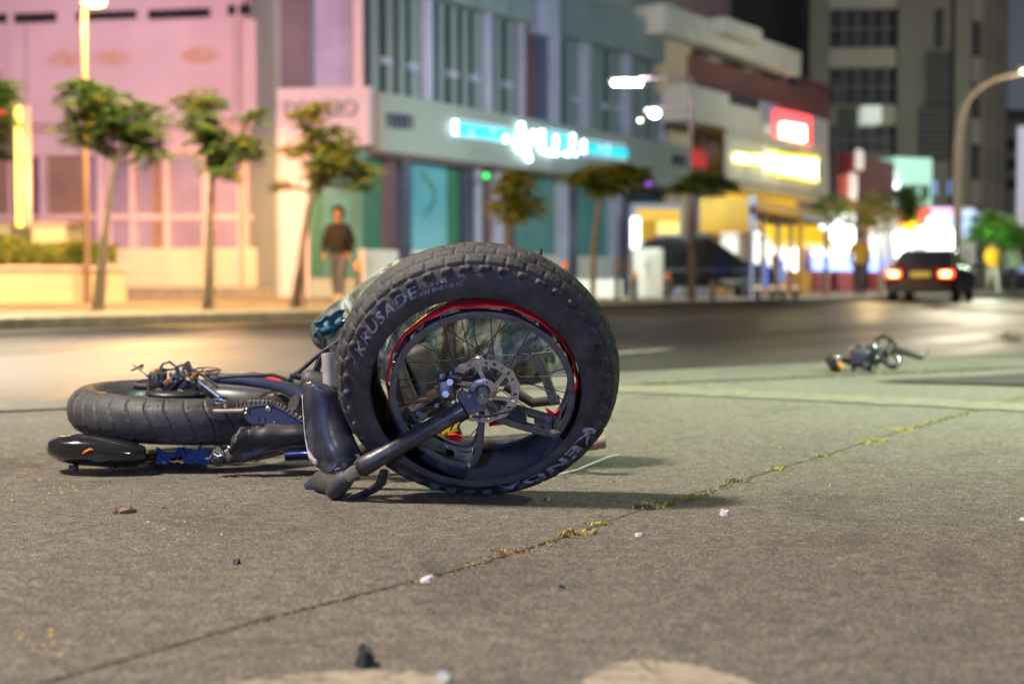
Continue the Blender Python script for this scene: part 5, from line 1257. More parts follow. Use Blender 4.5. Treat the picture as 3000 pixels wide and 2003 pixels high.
# spokes with nipples: crossed lacing; broken ones droop
rs_ = random.Random(8); k = 0
for i in range(36):
    a = 2*pi*(i+.5)/36; da = math.degrees(a) % 360
    folded = 228 < da < 322
    side_ = 1 if i % 2 else -1; a0 = a + (.85 if (i//2) % 2 else -.85)
    p0 = rf.A(a0, .029, .033*side_ if side_ > 0 else -.044)
    if folded:
        if i % 3 == 0: continue
        e = rf.P(rs_.uniform(-.07, .03), rs_.uniform(-.155, -.07), rs_.uniform(-.01, .03)); mid = p0.lerp(e, .5) + rf.ex*rs_.uniform(-.02, .02)
        pts_ = [p0, mid, e]
    else:
        e = rf.P((RR-.004)*cos(a) + RDX, (RR-.004)*sin(a) + RDY, .010*side_); bow = rs_.uniform(-.006, .006) if i not in (9, 11, 13) else .016
        t_ = rf.ex*-sin(a) + rf.eu*cos(a)
        pts_ = [p0, p0.lerp(e, .35) + t_*bow, p0.lerp(e, .7) + t_*bow*.7, e]
    q = MB(); q.tube(pts_, .00115, 6); sp = q.build('spoke', M['blackal'], fwheel)
    if not folded:
        q = MB(); o_ = rf.P((RR+.010)*cos(a) + RDX, (RR+.010)*sin(a) + RDY, .010*side_); q.tube([e, o_], .0021, 6); q.build('nipple', M['chrome'], fwheel)
# printing on the near sidewall, bent round it
def curved_text(s, ang, rad, h, wid, m, name, lift=.0012, offset=.02, bold_x=1.0, shear=.0, drop=()):
    cu = bpy.data.curves.new('t', 'FONT'); cu.body = s; cu.size = 1; cu.offset = offset; cu.shear = shear; cu.resolution_u = 3; cu.space_character = 1.15
    t = bpy.data.objects.new('t', cu); col.objects.link(t); bpy.context.view_layer.update()
    me = bpy.data.meshes.new_from_object(t.evaluated_get(bpy.context.evaluated_depsgraph_get())); bpy.data.objects.remove(t)
    bm = bmesh.new(); bm.from_mesh(me)
    xs = [v.co.x for v in bm.verts]; ys = [v.co.y for v in bm.verts]; x0, x1, y0, y1 = min(xs), max(xs), min(ys), max(ys)
    for v in bm.verts: v.co = Vector(((v.co.x-(x0+x1)/2)/(x1-x0)*wid, (v.co.y-(y0+y1)/2)/(y1-y0)*h, 0))
    bmesh.ops.triangulate(bm, faces=bm.faces[:])
    for _ in range(3):
        es = [e for e in bm.edges if e.calc_length() > .0055]
        if not es: break
        bmesh.ops.subdivide_edges(bm, edges=es, cuts=1); bmesh.ops.triangulate(bm, faces=[f for f in bm.faces if len(f.verts) > 3])
    b = MB(); vs = []
    for v in bm.verts:
        ph = R(ang) - v.co.x/rad; r = rad + v.co.y
        c = max(-1, min(1, (r-RC)/(RB+lift))); a = math.acos(c)
        a = min(a, R(131)); p = fw.A(ph, RC + (RB+lift+.0008)*cos(a), (WB+lift+.0008)*sin(a)) + fshift(ph, a)
        vs.append(p)
    bm.verts.index_update(); b.add(vs, [[v.index for v in f.verts] for f in bm.faces], True); bm.free()
    return b.build(name, m, fwheel, recalc=False)
curved_text('KENDA', -50.5, .2500, .0350, .258, M['letter'], 'tyre_lettering', offset=.035, shear=.15)
curved_text('KENDA', 58, .2540, .0300, .175, M['emboss'], 'tyre_lettering', offset=.025, shear=.15)
curved_text('KRUSADE', 139, .2490, .0215, .190, M['faint'], 'tyre_lettering', offset=.02, shear=.12)
curved_text('20 x 4.0', 107, .2505, .0070, .036, M['print'], 'tyre_marking', offset=.0)
curved_text('WIRE BEAD 5-30 PSI', 106.5, .2400, .0066, .088, M['print'], 'tyre_marking', offset=.0)
# valve poking up at the crown and a nipple tool mark
q = MB(); a_ = px(1580, 757, 2.9); q.tube([a_ - Vector((.001, 0, .012)), px(1585, 728, 2.9)], .0038, 8); q.build('tyre_stud', M['matteblack'], fwheel)
q = MB(); q.tube([rf.A(R(46), .222, .0), rf.A(R(46), .236, .012)], .0035, 8); q.tube([rf.A(R(46), .214, -.004), rf.A(R(46), .222, .0)], .006, 8); q.build('valve', M['darksteel'], fwheel)

# ---- fork
hubn = rf.P(0, 0, .066)
top = Z1(985, 972, hubn.y + .002); bot = Z1(392, 1310, hubn.y + .055)
q = MB(); ax = (bot - top).normalized()
q.tube([top + ax*.000, top + ax*.006, top.lerp(bot, .5), bot - ax*.035, bot - ax*.03, bot - ax*.004, bot], [.0165, .0180, .0185, .0188, .0205, .0208, .0195], 24)
fork = q.build('fork', M['forkblack'], bike)
q = MB(); dn = Vector((0, -1, -.4)).normalized()
P_ = [Z1(x, y, hubn.y + .002) for x, y in ((935, 905), (965, 865), (1000, 885), (1060, 880), (1100, 895), (1118, 930), (1105, 975), (1060, 1000), (1010, 1010), (960, 985))]
q.prism(P_, -dn*.007); q.build('dropout', M['forkblack'], fork, bevel=.0015)
for x, y in ((937, 880), (1010, 900), (822, 955)):
    q = MB(); q.tube([Z1(x, y, hubn.y + .01), Z1(x, y, hubn.y - .007)], .0050, 6, smooth=False); q.build('bolt', M['darksteel'], fork)
st0, st1 = bot - ax*.002, Z1(285, 1385, bot.y + .022)
q = MB(); q.tube([st0, st1], .0148, 24); q.build('stanchion', M['steel'], fork)
q = MB()
for k_ in range(3): q.tube([bot + ax*(k_*.004 - .004), bot + ax*(k_*.004 - .0015)], .0215 - k_*.0016, 24)
q.build('wiper_seal', M['gloss'], fork)
c1 = Z1(222, 1462, bot.y + .045)
q = MB(); q.tube([st1 - ax*.012, st1, st1.lerp(c1, .75), c1], [.0185, .0205, .0205, .0165], 24); q.build('fork_crown', M['matteblack'], fork)
# far side of the crown and second leg with a blue cap
c2a = Z1(190, 1370, 3.13); c2b = Z1(78, 1440, 3.13)
q = MB(); q.tube([c1 - Vector((0, -.03, .0)) + Vector((0.01, 0, .012)), Z1(165, 1395, 3.08), c2a + Vector((.02, 0, .01))], [.019, .026, .022], 20); q.build('crown_bridge', M['matteblack'], fork)
q = MB(); q.tube([c2a + Vector((.03, 0, .018)), c2a], [.021, .021], 20); q.tube([c2a, Z1(120, 1415, 3.13), c2b], [.018, .018, .0145], 20); q.build('blue_cap', M['bluebar'], fork)
far_t = rf.P(0, 0, -.075); q = MB(); q.tube([c2a + Vector((.03, 0, .018)), far_t], [.017, .019], 16); q.build('fork_leg', M['forkblack'], fork)
# arch under the leg
arc = [Z1(x, y, bot.y + d) for x, y, d in ((520, 1330, .012), (505, 1395, .03), (455, 1440, .05), (390, 1470, .07), (320, 1487, .085))]
q = MB(); q.tube(arc, [.010, .012, .012, .011, .008], 12, flat=.6); q.build('fork_arch', M['forkblack'], fork)
# lug and cable guide on the leg
q = MB(); P_ = [Z1(x, y, hubn.y + .012) for x, y in ((742, 1035), (700, 1008), (705, 992), (725, 988), (765, 1012))]; q.prism(P_, Vector((0, .003, 0))); q.tube([Z1(474, 1225, bot.y - .01), Z1(474, 1215, bot.y - .01)], .010, 12); q.build('mount_lug', M['forkblack'], fork)
# ---- brake caliper
cd = hubn.y - .002
q = MB()
q.rbox(Z1(880, 860, cd), (.034, .03, .044), .006, Matrix.Rotation(R(-10), 3, 'Y')); q.rbox(Z1(855, 790, cd), (.020, .024, .022), .005); q.tube([Z1(905, 790, cd), Z1(965, 800, cd)], .011, 10)
q.rbox(Z1(930, 780, cd + .01), (.032, .02, .016), .004, Matrix.Rotation(R(25), 3, 'Y'))
cal = q.build('brake_caliper', M['darksteel'], bike)
q = MB(); [q.tube([Z1(x, y, cd - .012), Z1(x, y, cd - .021)], .0075, 6, smooth=False) for x, y in ((897, 822), (873, 890))]; q.build('caliper_bolt', M['steel'], cal)
q = MB(); [q.tube([Z1(905 + k_*14, 782 + k_*4, cd), Z1(912 + k_*14, 786 + k_*4, cd)], .0125, 10) for k_ in range(4)]; q.build('rubber_boot', M['cable'], cal)
q = MB(); q.rbox(Z1(795, 880, cd + .01), (.026, .02, .014), .003, Matrix.Rotation(R(-25), 3, 'Y')); q.tube([Z1(640, 940, cd + .03), Z1(700, 915, cd + .02), Z1(775, 890, cd + .01), Z1(850, 870, cd)], .0030, 8); q.tube([Z1(620, 975, cd + .03), Z1(720, 930, cd + .02), Z1(800, 925, cd + .01)], .0022, 8)
q.build('brake_cable', M['rust'], cal)
q = MB()
for pts_ in (((820, 700), (860, 760), (900, 850), (870, 900)), ((850, 950), (780, 965), (700, 990), (640, 1010)), ((980, 1010), (930, 1040), (900, 1100)), ((1020, 1020), (1110, 1020), (1190, 1000), (1290, 980)), ((1010, 1020), (960, 1050), (940, 1090))):
    q.tube([Z1(x, y, cd + .03) for x, y in pts_], .0022, 6)
q.build('loose_wire', M['cable'], bike)

# ---- mudguard: curved scuffed sheet in front of the tyre's left
L_ = [(148, 240), (98, 268), (90, 330), (98, 480), (108, 640), (120, 780), (138, 900), (160, 1010), (215, 1085), (262, 1118), (300, 1150)]
R_ = [(158, 238), (330, 265), (450, 335), (500, 480), (545, 620), (595, 760), (645, 870), (700, 985), (725, 1035), (640, 1110), (495, 1192)]
rows = []
def interp(P, f):
    k_ = f*(len(P)-1); i = min(int(k_), len(P)-2); t = k_ - i; return (P[i][0]*(1-t)+P[i+1][0]*t, P[i][1]*(1-t)+P[i+1][1]*t)
nv = 40; nu = 22
for j in range(nv+1):
    f = j/nv; a, b = interp(L_, f), interp(R_, f); row = []
    for i in range(nu+1):
        u = i/nu; x = a[0]*(1-u) + b[0]*u; y = a[1]*(1-u) + b[1]*u + 14*sin(pi*u)*(1 if f < .1 else 0)
        if f > .97: y += random.Random(i).uniform(-12, 14)
        bul = sin(pi*(.06 + .9*u))
        Yd = 3.03 - .060*sin(pi*(.22 + .60*u)) - .02*f + .006*mnoise.noise(Vector((u*3, f*4, 1)))
        row.append(Zb(x, y, Yd))
    rows.append(row)
q = MB(); q.sheet(rows); mg = q.build('mudguard', M['guard'], bike, solid=.0026)
def guard_pt(f, u, lift=.0035):
    j = f*nv; i = u*nu; p = rows[min(int(j), nv)][min(int(i), nu)]; p2 = rows[min(int(j)+1, nv)][min(int(i), nu)]; t = j - int(j)
    return p.lerp(p2, t) + Vector((0, -lift, 0))
def chip(fs_, name='pale_chip'):
    q = MB(); q.add([guard_pt(f, u) for f, u in fs_], [tuple(range(len(fs_)))]); q.build(name, M['guardwhite'], mg, solid=.001)
qq = MB(); r2 = []
for j in range(9, 33):
    f = j/nv; wv = .012 + .012*sstep(f, .5, .62) + .10*math.exp(-((f-.74)/.075)**2) + .012*random.Random(j).uniform(-1, 1)
    p = rows[j][0]; e = rows[j][1] if nu < 8 else rows[j][0].lerp(rows[j][8], min(1, wv*2.5)); r2.append([p + Vector((-.001, -.004, 0)), p.lerp(e, .5) + Vector((0, -.0045, 0)), e + Vector((0, -.0035, 0))])
qq.sheet(r2); qq.build('torn_edge', M['guardwhite'], mg, solid=.001)
chip([(.69, .90), (.685, .955), (.72, .985), (.76, .99), (.765, .90), (.75, .87), (.73, .93)])
chip([(.90, .50), (.905, .60), (.925, .58), (.93, .48)])
qq = MB(); qq.tube([rows[0][0] + Vector((0, -.001, 0))] + [rows[1][i] for i in (0, 6, 12, 18, 22)], .0012, 6); qq.tube([rows[j][0] for j in range(1, 12)], .0014, 6); qq.build('bright_rim', M['steel'], mg)
# brass strip and bits between guard and tyre
q = MB(); q.tube([Zb(x, y, 3.0) for x, y in ((540, 700), (590, 810), (640, 900), (700, 1010), (730, 1040))], .0035, 8); q.build('guard_stay', mat('brass_stay', (.5, .36, .14), .35, .8, c2=(.25, .18, .08), scale=40), bike)
q = MB(); q.tube([Zb(345, 1150, 3.05), Zb(400, 1210, 3.05), Zb(470, 1215, 3.05)], .012, 10, flat=.5); q.build('clamp_ring', mat('brass_ring', (.45, .33, .16), .3, .8, c2=(.1, .07, .04), scale=25), fork)

# ---- rear wheel, lying flat
RY = 3.41*KL; rc = px(553, 1000, RY); RZ = .452 - .302*KL; KS = 1.04
tl_ = R(2.2); tl2 = R(1.2)
ex = Vector((cos(tl_), 0, -sin(tl_))); en = Vector((sin(tl_), -sin(tl2), cos(tl_))).normalized(); eu = en.cross(ex).normalized()
rw = Frame((rc.x, RY, RZ), ex*KS, eu*KS, en*KS)
def rear_h(ph, a):
    d = math.degrees(a); t = ph*38/(2*pi); h = 0
    # curved cross grooves, S shaped across the tread, and two stepped lengthwise grooves
    off = .28*sin(R(d)*1.9) + .18*abs(d)/60
    f = (t + off) % 1.0; g = min(f, 1-f)
    if abs(d) < 74: h -= .0042*sstep(g, .060, .028)*sstep(abs(d), 74, 66)
    i = int(t + off); e = -38 + (4 if i % 2 else -2); h -= .0030*sstep(abs(d - e - (f-.5)*8), 3.2, 1.6) * sstep(abs(d), 74, 66)
    e = 46 + (3 if i % 2 else -2); h -= .0022*sstep(abs(d - e - (f-.5)*8), 3.0, 1.5)
    return h
q = MB(); q.lathe(rw, [(0, -.085), (.014, -.085), (.014, -.06), (.068, -.055), (.078, -.045), (.078, .030), (.068, .042), (.02, .046), (.018, .075), (.0, .075)], 40)
rwheel = q.build('rear_wheel', M['matteblack'], bike)
tyre(rw, .243, .0475, .054, 760, 70, R(132), rear_h, None).build('tyre', M['rubber2'], rwheel)
q = MB(); q.lathe(rw, [(.206, -.038), (.212, -.040), (.212, -.030), (.196, -.026), (.192, 0), (.196, .026), (.212, .030), (.212, .040), (.204, .038), (.188, .026), (.184, 0), (.188, -.026), (.206, -.038)], 72); q.build('rim', M['blackal'], rwheel)
for i in range(36):
    a = 2*pi*(i+.5)/36; sd = 1 if i % 2 else -1; q = MB(); q.tube([rw.A(a + (.5 if (i//2) % 2 else -.5), .072, .035*sd), rw.A(a, .19, .008*sd)], .0012, 5); q.build('spoke', M['blackal'], rwheel)
q = MB()
for k_ in range(7):
    r = .050 - k_*.0045; q.lathe(rw, [(r-.012, .048 + k_*.0045), (r, .048 + k_*.0045), (r, .0500 + k_*.0045), (r-.012, .0500 + k_*.0045)], 32)
q.build('cassette', M['darksteel'], rwheel)
q = MB(); q.lathe(rw, [(.07, -.058), (.088, -.058), (.088, -.0565), (.07, -.0565)], 48); q.build('brake_rotor', M['steel'], rwheel)
q = MB(); q.tube([rw.P(0, 0, .07), rw.P(0, 0, .105)], .007, 10); q.tube([rw.P(0, 0, .085), rw.P(0, 0, .095)], .013, 6, smooth=False); q.build('axle', M['darksteel'], rwheel)

# ---- derailleur heap on top of the rear wheel
Yd = 3.36
q = MB()
q.rbox(Zd(370, 320, Yd), (.040, .045, .050), .008, Matrix.Rotation(R(8), 3, 'Y')); q.rbox(Zd(690, 330, Yd + .03), (.048, .05, .06), .01, Matrix.Rotation(R(-20), 3, 'Y'))
q.rbox(Zd(560, 390, Yd), (.06, .03, .022), .006, Matrix.Rotation(R(-38), 3, 'Y')); q.tube([Zd(240, 270, Yd), Zd(380, 215, Yd), Zd(450, 230, Yd)], .008, 8)
der = q.build('rear_derailleur', M['darksteel'], bike)
q = MB()
q.tube([Zd(x, y, Yd - .01) for x, y in ((400, 175), (440, 115), (530, 85), (590, 135), (640, 170), (560, 185), (480, 190), (400, 175))], .0036, 6)
q.tube([Zd(x, y, Yd + .02) for x, y in ((610, 165), (700, 120), (775, 90), (810, 170), (850, 230), (840, 330), (870, 400))], .0046, 6)
q.build('derailleur_cage', M['darksteel'], der)
q = MB(); q.tube([Zd(x, y, Yd) for x, y in ((50, 375), (90, 345), (170, 330), (240, 325))], .0032, 6); q.tube([Zd(x, y, Yd) for x, y in ((60, 400), (160, 415), (260, 410), (300, 440))], .009, 8); q.tube([Zd(300, 445, Yd), Zd(450, 425, Yd)], .004, 6); q.build('shift_arm', M['matteblack'], der)
q = MB(); q.tube([Zd(40, 120, Yd), Zd(240, 275, Yd)], .0016, 5); q.tube([Zd(230, 285, Yd), Zd(245, 265, Yd)], .006, 8); q.build('snapped_cable', M['darksteel'], der)
q = MB()
for k_ in range(15):
    f = k_/14; c = Zd(915 + 250*f, 350 + 190*f, Yd - .07*f - .02); q.tube([c, c + Vector((.004, 0, -.003))], .0075 if k_ % 2 else .0062, 8)
q.build('spring', M['steel'], der)
q = MB()
for k_ in range(16):
    f = k_/15; c = Zd(870 + 290*f, 200 + 210*f, Yd + .01); q.rbox(c, (.010, .006, .006), .002, Matrix.Rotation(R(38 + 15*(k_ % 2)), 3, 'Y'))
q.build('chain_run', M['darksteel'], der)
cg = Zd(985, 215, Yd + .06); frc = Frame(cg, (1, 0, 0), Vector((0, .97, .16)), Vector((0, -.16, .97)))
q = MB(); q.lathe(frc, [(.038, 0), (.043, 0), (.043, .003), (.038, .003), (.038, 0)], 40); [q.tube([frc.A(R(90*k_ + 20), .0, 0), frc.A(R(90*k_+20), .039, .001)], .003, 5) for k_ in range(4)]
q.build('jockey_ring', mat('dusty_ring', (.10, .08, .06), .5, .3, c2=(.25, .05, .03), scale=20, lo=.3, hi=.5), der)
q = MB(); fr2 = Frame(Zd(640, 480, Yd), (1, 0, 0), (0, 1, .05), (0, -.05, 1)); q.lathe(fr2, [(.0, .006), (.068, .006), (.080, 0), (.080, -.006), (0, -.006)], 36); q.build('spoke_guard', M['cable'], rwheel)
for (pp_, m, r) in (((600, 330, 640, 260), 'matteblack', .005), ((470, 400, 560, 300), 'rust', .006), ((520, 380, 640, 200), 'matteblack', .006), ((760, 320, 900, 430), 'darksteel', .006), ((840, 240, 1010, 540), 'darksteel', .0045), ((330, 250, 430, 330), 'matteblack', .012), ((450, 460, 620, 300), 'darksteel', .005), ((250, 440, 520, 500), 'rust', .005)):
    q = MB(); q.tube([Zd(pp_[0], pp_[1], Yd - .005), Zd((pp_[0]+pp_[2])/2 + 6, (pp_[1]+pp_[3])/2 - 10, Yd - .02), Zd(pp_[2], pp_[3], Yd)], r, 6); q.build('linkage', M[m], der)
rr = random.Random(99)
for k_ in range(22):
    x, y = rr.gauss(600, 190), rr.gauss(330, 90); y = max(120, min(480, y)); x = max(120, min(1050, x)); Yq = Yd + rr.uniform(-.05, .06); q = MB()
    if k_ % 3: q.tube([Zd(x, y, Yq), Zd(x + rr.uniform(-90, 90), y + rr.uniform(-60, 60), Yq), Zd(x + rr.uniform(-140, 140), y + rr.uniform(-50, 90), Yq)], rr.uniform(.0015, .0042), 6)
    else: q.rbox(Zd(x, y, Yq), (rr.uniform(.012, .03), .012, rr.uniform(.006, .018)), .002, Matrix.Rotation(rr.uniform(-1.2, 1.2), 3, 'Y'))
    q.build('mangled_piece', M[rr.choice(('darksteel', 'matteblack', 'matteblack', 'rust'))], der)
q = MB(); q.ball(Zd(330, 198, Yd - .03), .006); q.build('orange_glint', M['orange'], der)
q = MB(); q.tube([Zd(x, y, 3.16) for x, y in ((1130, 580), (1145, 635), (1250, 625), (1275, 600), (1200, 578), (1130, 580))], .0042, 8); q.build('buckle', M['chrome'], bike)

# ---- frame tubes
frm = MB(); frm.tube([Zd(x, y, Y) for x, y, Y in ((1080, 315, 3.42), (1500, 345, 3.38), (1850, 390, 3.33), (2080, 440, 3.29), (2230, 500, 3.25), (2330, 600, 3.22))], [.0105, .0125, .0135, .015, .017, .018], 16)
frame = frm.build('frame', M['bluebar'], bike)
q = MB(); q.tube([Zd(x, y, 3.5) for x, y in ((1000, 260), (1300, 290), (1500, 290), (1640, 265), (1900, 320), (2100, 370), (2400, 420))], .0095, 12); q.build('seat_stay', M['matteblack'], frame)
q = MB(); q.tube([Zd(1820, 325, 3.47), Zd(2010, 352, 3.47)], .0115, 10); q.build('red_sleeve', M['red'], frame)
q = MB(); q.tube([px(x, y, Y) for x, y, Y in ((860, 1180, 3.22), (980, 1230, 3.3), (1180, 1290, 3.4), (1420, 1300, 3.42), (1640, 1285, 3.4))], .019, 14); q.build('down_tube', M['forkblack'], frame)
q = MB(); q.tube([px(1650, 1283, 3.38), px(1690, 1290, 3.38)], .011, 12); hbm = q.build('handlebar', M['matteblack'], frame)
q = MB(); q.tube([px(1690, 1304, 3.35), px(1740, 1298, 3.35), px(1772, 1292, 3.35), px(1776, 1292, 3.35)], [.0155, .0165, .0160, .011], 16); q.build('grip', mat('worn_tan_grip', (.36, .27, .22), .7, c2=(.24, .18, .15), scale=30), frame)
q = MB(); q.rbox(px(1225, 1120, 3.30), (.12, .08, .17), .02, Matrix.Rotation(R(-16), 3, 'Y')); q.tube([px(1165, 1040, 3.26), px(1190, 1120, 3.25), px(1240, 1230, 3.25)], .012, 10); q.build('battery_case', M['matteblack'], frame)
q = MB(); q.tube([px(1560, 1010, 3.32), px(1590, 1080, 3.32), px(1625, 1180, 3.32)], .012, 10); q.build('rack_strut', M['matteblack'], frame)
q = MB(); q.tube([px(1480, 1130, 3.34), px(1560, 1180, 3.34), px(1640, 1170, 3.34)], .012, 10); q.build('rack_rail', M['matteblack'], frame)
# pale ribbed seat tube sleeve
q = MB(); P0, P1 = px(962, 1035, 3.2), px(968, 1135, 3.19); nn_ = 34
q.tube([P0.lerp(P1, i/nn_) for i in range(nn_+1)], [.0155 + (.0011 if i % 2 else 0) for i in range(nn_+1)], 18); q.build('ribbed_sleeve', M['ribbed'], frame)
q = MB(); q.tube([px(985, 1010, 3.22), px(1000, 1150, 3.22)], .017, 12); q.build('seat_post', M['matteblack'], frame)
q = MB(); q.rbox(px(945, 1110, 3.25) + Vector((0, 0, -.012)), (.10, .07, .05), .02, Matrix.Rotation(R(18), 3, 'Y')); q.build('clamp_block', M['matteblack'], frame)
# black cables up to the bag
q = MB()
for pts_, r in ((((845, 1112), (880, 1085), (930, 1040), (990, 1000), (1010, 975)), .0055), (((850, 1100), (900, 1108), (925, 1080), (945, 1030)), .006), (((860, 1098), (885, 1105), (905, 1095), (930, 1100)), .009), (((930, 1095), (945, 1040), (950, 990)), .0045), (((640, 1105), (720, 1100), (800, 1098), (860, 1118)), .004)):
    q.tube([px(x, y, 3.24) for x, y in pts_], r, 8)
q.build('brake_cables', M['cable'], bike)
# chain and chain guard
Yc = 3.14
def zchain(f): 
    P = [(800, 60), (960, 20), (1150, 5), (1330, 10), (1460, 40), (1600, 110), (1760, 210), (1930, 320)]
    k_ = f*(len(P)-1); i = min(int(k_), len(P)-2); t = k_ - i; return Zc(P[i][0]*(1-t)+P[i+1][0]*t, P[i][1]*(1-t)+P[i+1][1]*t + 4, Yc)
q = MB(); N = 34
for k_ in range(N):
    a, b = zchain(k_/N), zchain((k_+1)/N); d = (b-a); ang = math.atan2(-d.z, d.x)
    q.rbox((a+b)/2 + Vector((0, 0, .004)), (d.length*.98, .012 if k_ % 2 else .018, .010 if k_ % 2 else .013), .0025, Matrix.Rotation(ang, 3, 'Y'))
    q.tube([(a) + Vector((0, -.006, 0)), a + Vector((0, .006, 0))], .0035, 6)
q.build('chain', mat('dusty_chain', (.26, .23, .19), .5, .6, c2=(.13, .11, .09), scale=60), bike)
P_ = [Zc(x, y, Yc) for x, y in ((860, 190), (980, 90), (1150, 50), (1330, 45), (1460, 80), (1650, 170), (1850, 290), (1960, 360), (1960, 430), (1500, 400), (1050, 400), (950, 330))]
q = MB(); q.prism(P_, Vector((0, .035, 0))); cgd = q.build('chain_guard', M['bluebar'], bike, bevel=.004)
q = MB(); q.lathe(Frame(Zc(1328, 110, Yc - .004), (1, 0, 0), (0, 0, 1), (0, -1, 0)), [(.0028, 0), (.0075, 0), (.0075, .003), (.0028, .003)], 20); q.tube([Zc(1425, 330, Yc - .004), Zc(1425, 330, Yc - .008)], .0025, 8); q.build('guard_screw', M['steel'], cgd)
q = MB(); q.tube([Zc(x, y, Yc - .004) for x, y in ((1165, 235), (1160, 340), (1265, 340), (1270, 235))], .0020, 6); q.build('clip', M['darksteel'], cgd)
q = MB(); q.ball(Zc(960, 120, Yc - .012), .0042); q.ball(Zc(950, 182, Yc - .012), .006, (1.4, 1, .6)); q.build('bright_bolt', M['chrome'], cgd)
# motor housing / crank side cover below
M['cover'] = mat('dark_cover_plastic', (.012, .0115, .012), .55, c2=(.05, .046, .042), scale=9, detail=7, bump=.1)
rows2 = []; T_ = [(840, 470), (950, 420), (1080, 400), (1250, 400), (1500, 400), (1800, 410), (1990, 450)]; B_ = [(670, 985), (760, 1000), (880, 990), (1020, 940), (1350, 860), (1750, 780), (1990, 740)]
for i in range(25):
    f = i/24; a, b = interp(T_, f), interp(B_, f); row = []
    for j in range(13):
        v = j/12; x = a[0]*(1-v) + b[0]*v - 60*sin(pi*v)*(1-f); y = a[1]*(1-v)+b[1]*v
        row.append(Zc(x, y, 3.11 - .028*max(0, 1 - abs(v - .22 - .15*f)*2.4) + .03*f + .030*v*(1-f)*.3 + .007*mnoise.noise(Vector((f*6, v*5, 2))) + .004*mnoise.noise(Vector((f*17, v*11, 4)))))
    rows2.append(row)
q = MB(); q.sheet(rows2); q.build('motor_cover', M['cover'], bike, solid=.02)
q = MB(); q.tube([Zc(x, y, 3.13) for x, y in ((690, 980), (640, 960), (700, 900), (760, 780), (780, 700))], [.012, .014, .012, .008, .006], 10); q.build('cover_lip', M['darksteel'], bike)
q = MB(); q.tube([Zc(590, 850, 3.09), Zc(650, 820, 3.09)], .006, 8); q.tube([Zc(610, 800, 3.09), Zc(640, 760, 3.09), Zc(690, 765, 3.09)], .0030, 8); q.build('quick_release', M['chrome'], bike)
q = MB(); q.tube([Zc(x, y, 3.09) for x, y in ((455, 750), (380, 830), (400, 880), (470, 915), (545, 890), (550, 840), (455, 750))], .0032, 8); q.prism([Zc(x, y, 3.095) for x, y in ((455, 765), (395, 835), (410, 870), (470, 900), (535, 880), (540, 845))], Vector((0, .004, 0))); rfl = q.build('pedal_cage', M['chrome'], bike)
q = MB(); q.tube([Zc(470, 920, 3.10), Zc(450, 1000, 3.12)], .014, 10); q.tube([Zc(380, 880, 3.09), Zc(330, 960, 3.09), Zc(250, 970, 3.09)], .004, 8); q.build('pedal_body', M['matteblack'], rfl)
q = MB(); q.tube([Zc(1100, 945, 3.2), Zc(1600, 830, 3.2), Zc(2000, 790, 3.2)], .008, 8); q.build('kickstand', M['rust'], bike)
q = MB(); q.tube([Zc(1620, 870, 3.17), Zc(2000, 850, 3.17), Zc(2200, 900, 3.17)], .018, 10); q.build('lower_tube', M['bluebar'], bike)
q = MB(); q.tube([Zc(380, 145, 3.1), Zc(800, 140, 3.1), Zc(900, 130, 3.1)], .0055, 8); q.build('thin_rod', mat('pale_rod', (.35, .28, .26), .45, .3, c2=(.22, .12, .11), scale=20), bike)

# ---- saddle, glossy, under the rear wheel at the left
T_ = [(88, 800), (110, 755), (190, 722), (330, 706), (480, 712), (620, 735), (760, 765), (850, 800), (873, 845)]
B_ = [(88, 830), (110, 870), (200, 920), (330, 945), (480, 955), (620, 965), (760, 960), (850, 930), (873, 870)]
rows3 = []; back = []
for i in range(33):
    f = i/32; a, b = interp(T_, f), interp(B_, f); e = sin(pi*max(.02, min(.98, f)))**.5; rows_ = []
    n2 = 24
    for j in range(n2):
        t = 2*pi*j/n2; x = a[0]; zc_ = (a[1]+b[1])/2; hh_ = (b[1]-a[1])/2
        sh = abs(sin(t))**.8*(1 if sin(t) > 0 else -1)
        rows_.append(Z2(x, zc_ - hh_*sh, 3.17 - .075*e*cos(t)))
    rows_.append(rows_[0]); rows3.append(rows_)
q = MB(); q.sheet(rows3); q.add(rows3[0][:-1], [tuple(range(24))]); q.add(rows3[-1][:-1], [tuple(range(24))])
sad = q.build('saddle', M['gloss'], bike)
q = MB(); q.tube([Z2(300, 945, 3.15), Z2(300, 985, 3.15)], .012, 8); q.tube([Z2(600, 950, 3.15), Z2(605, 972, 3.15)], .007, 8); q.build('saddle_foot', M['bluebar'], sad)
q = MB(); q.tube([Z2(x, y, 3.095) for x, y in ((372, 855), (395, 838), (425, 822), (448, 826))], [.004, .007, .006, .003], 8, flat=.3); q.build('reflector', M['orange'], sad)
q = MB(); q.ball(Z2(500, 855, 3.105), .030, (1.15, .30, .72), 24, 14); q.build('tail_lamp_lens', mat('smoky_lens', (.035, .035, .035), .08, c2=(.02, .02, .02), scale=20, coat=1), sad)
q = MB(); q.tube([Z2(860, 880, 3.2), Z2(1100, 870, 3.25), Z2(1500, 800, 3.3)], .010, 10); q.build('saddle_rail', M['darksteel'], sad)
q = MB(); q.tube([px(470, 1335, 3.55), px(620, 1330, 3.55), px(720, 1320, 3.55)], .012, 10); q.build('seat_clamp', M['matteblack'], sad)

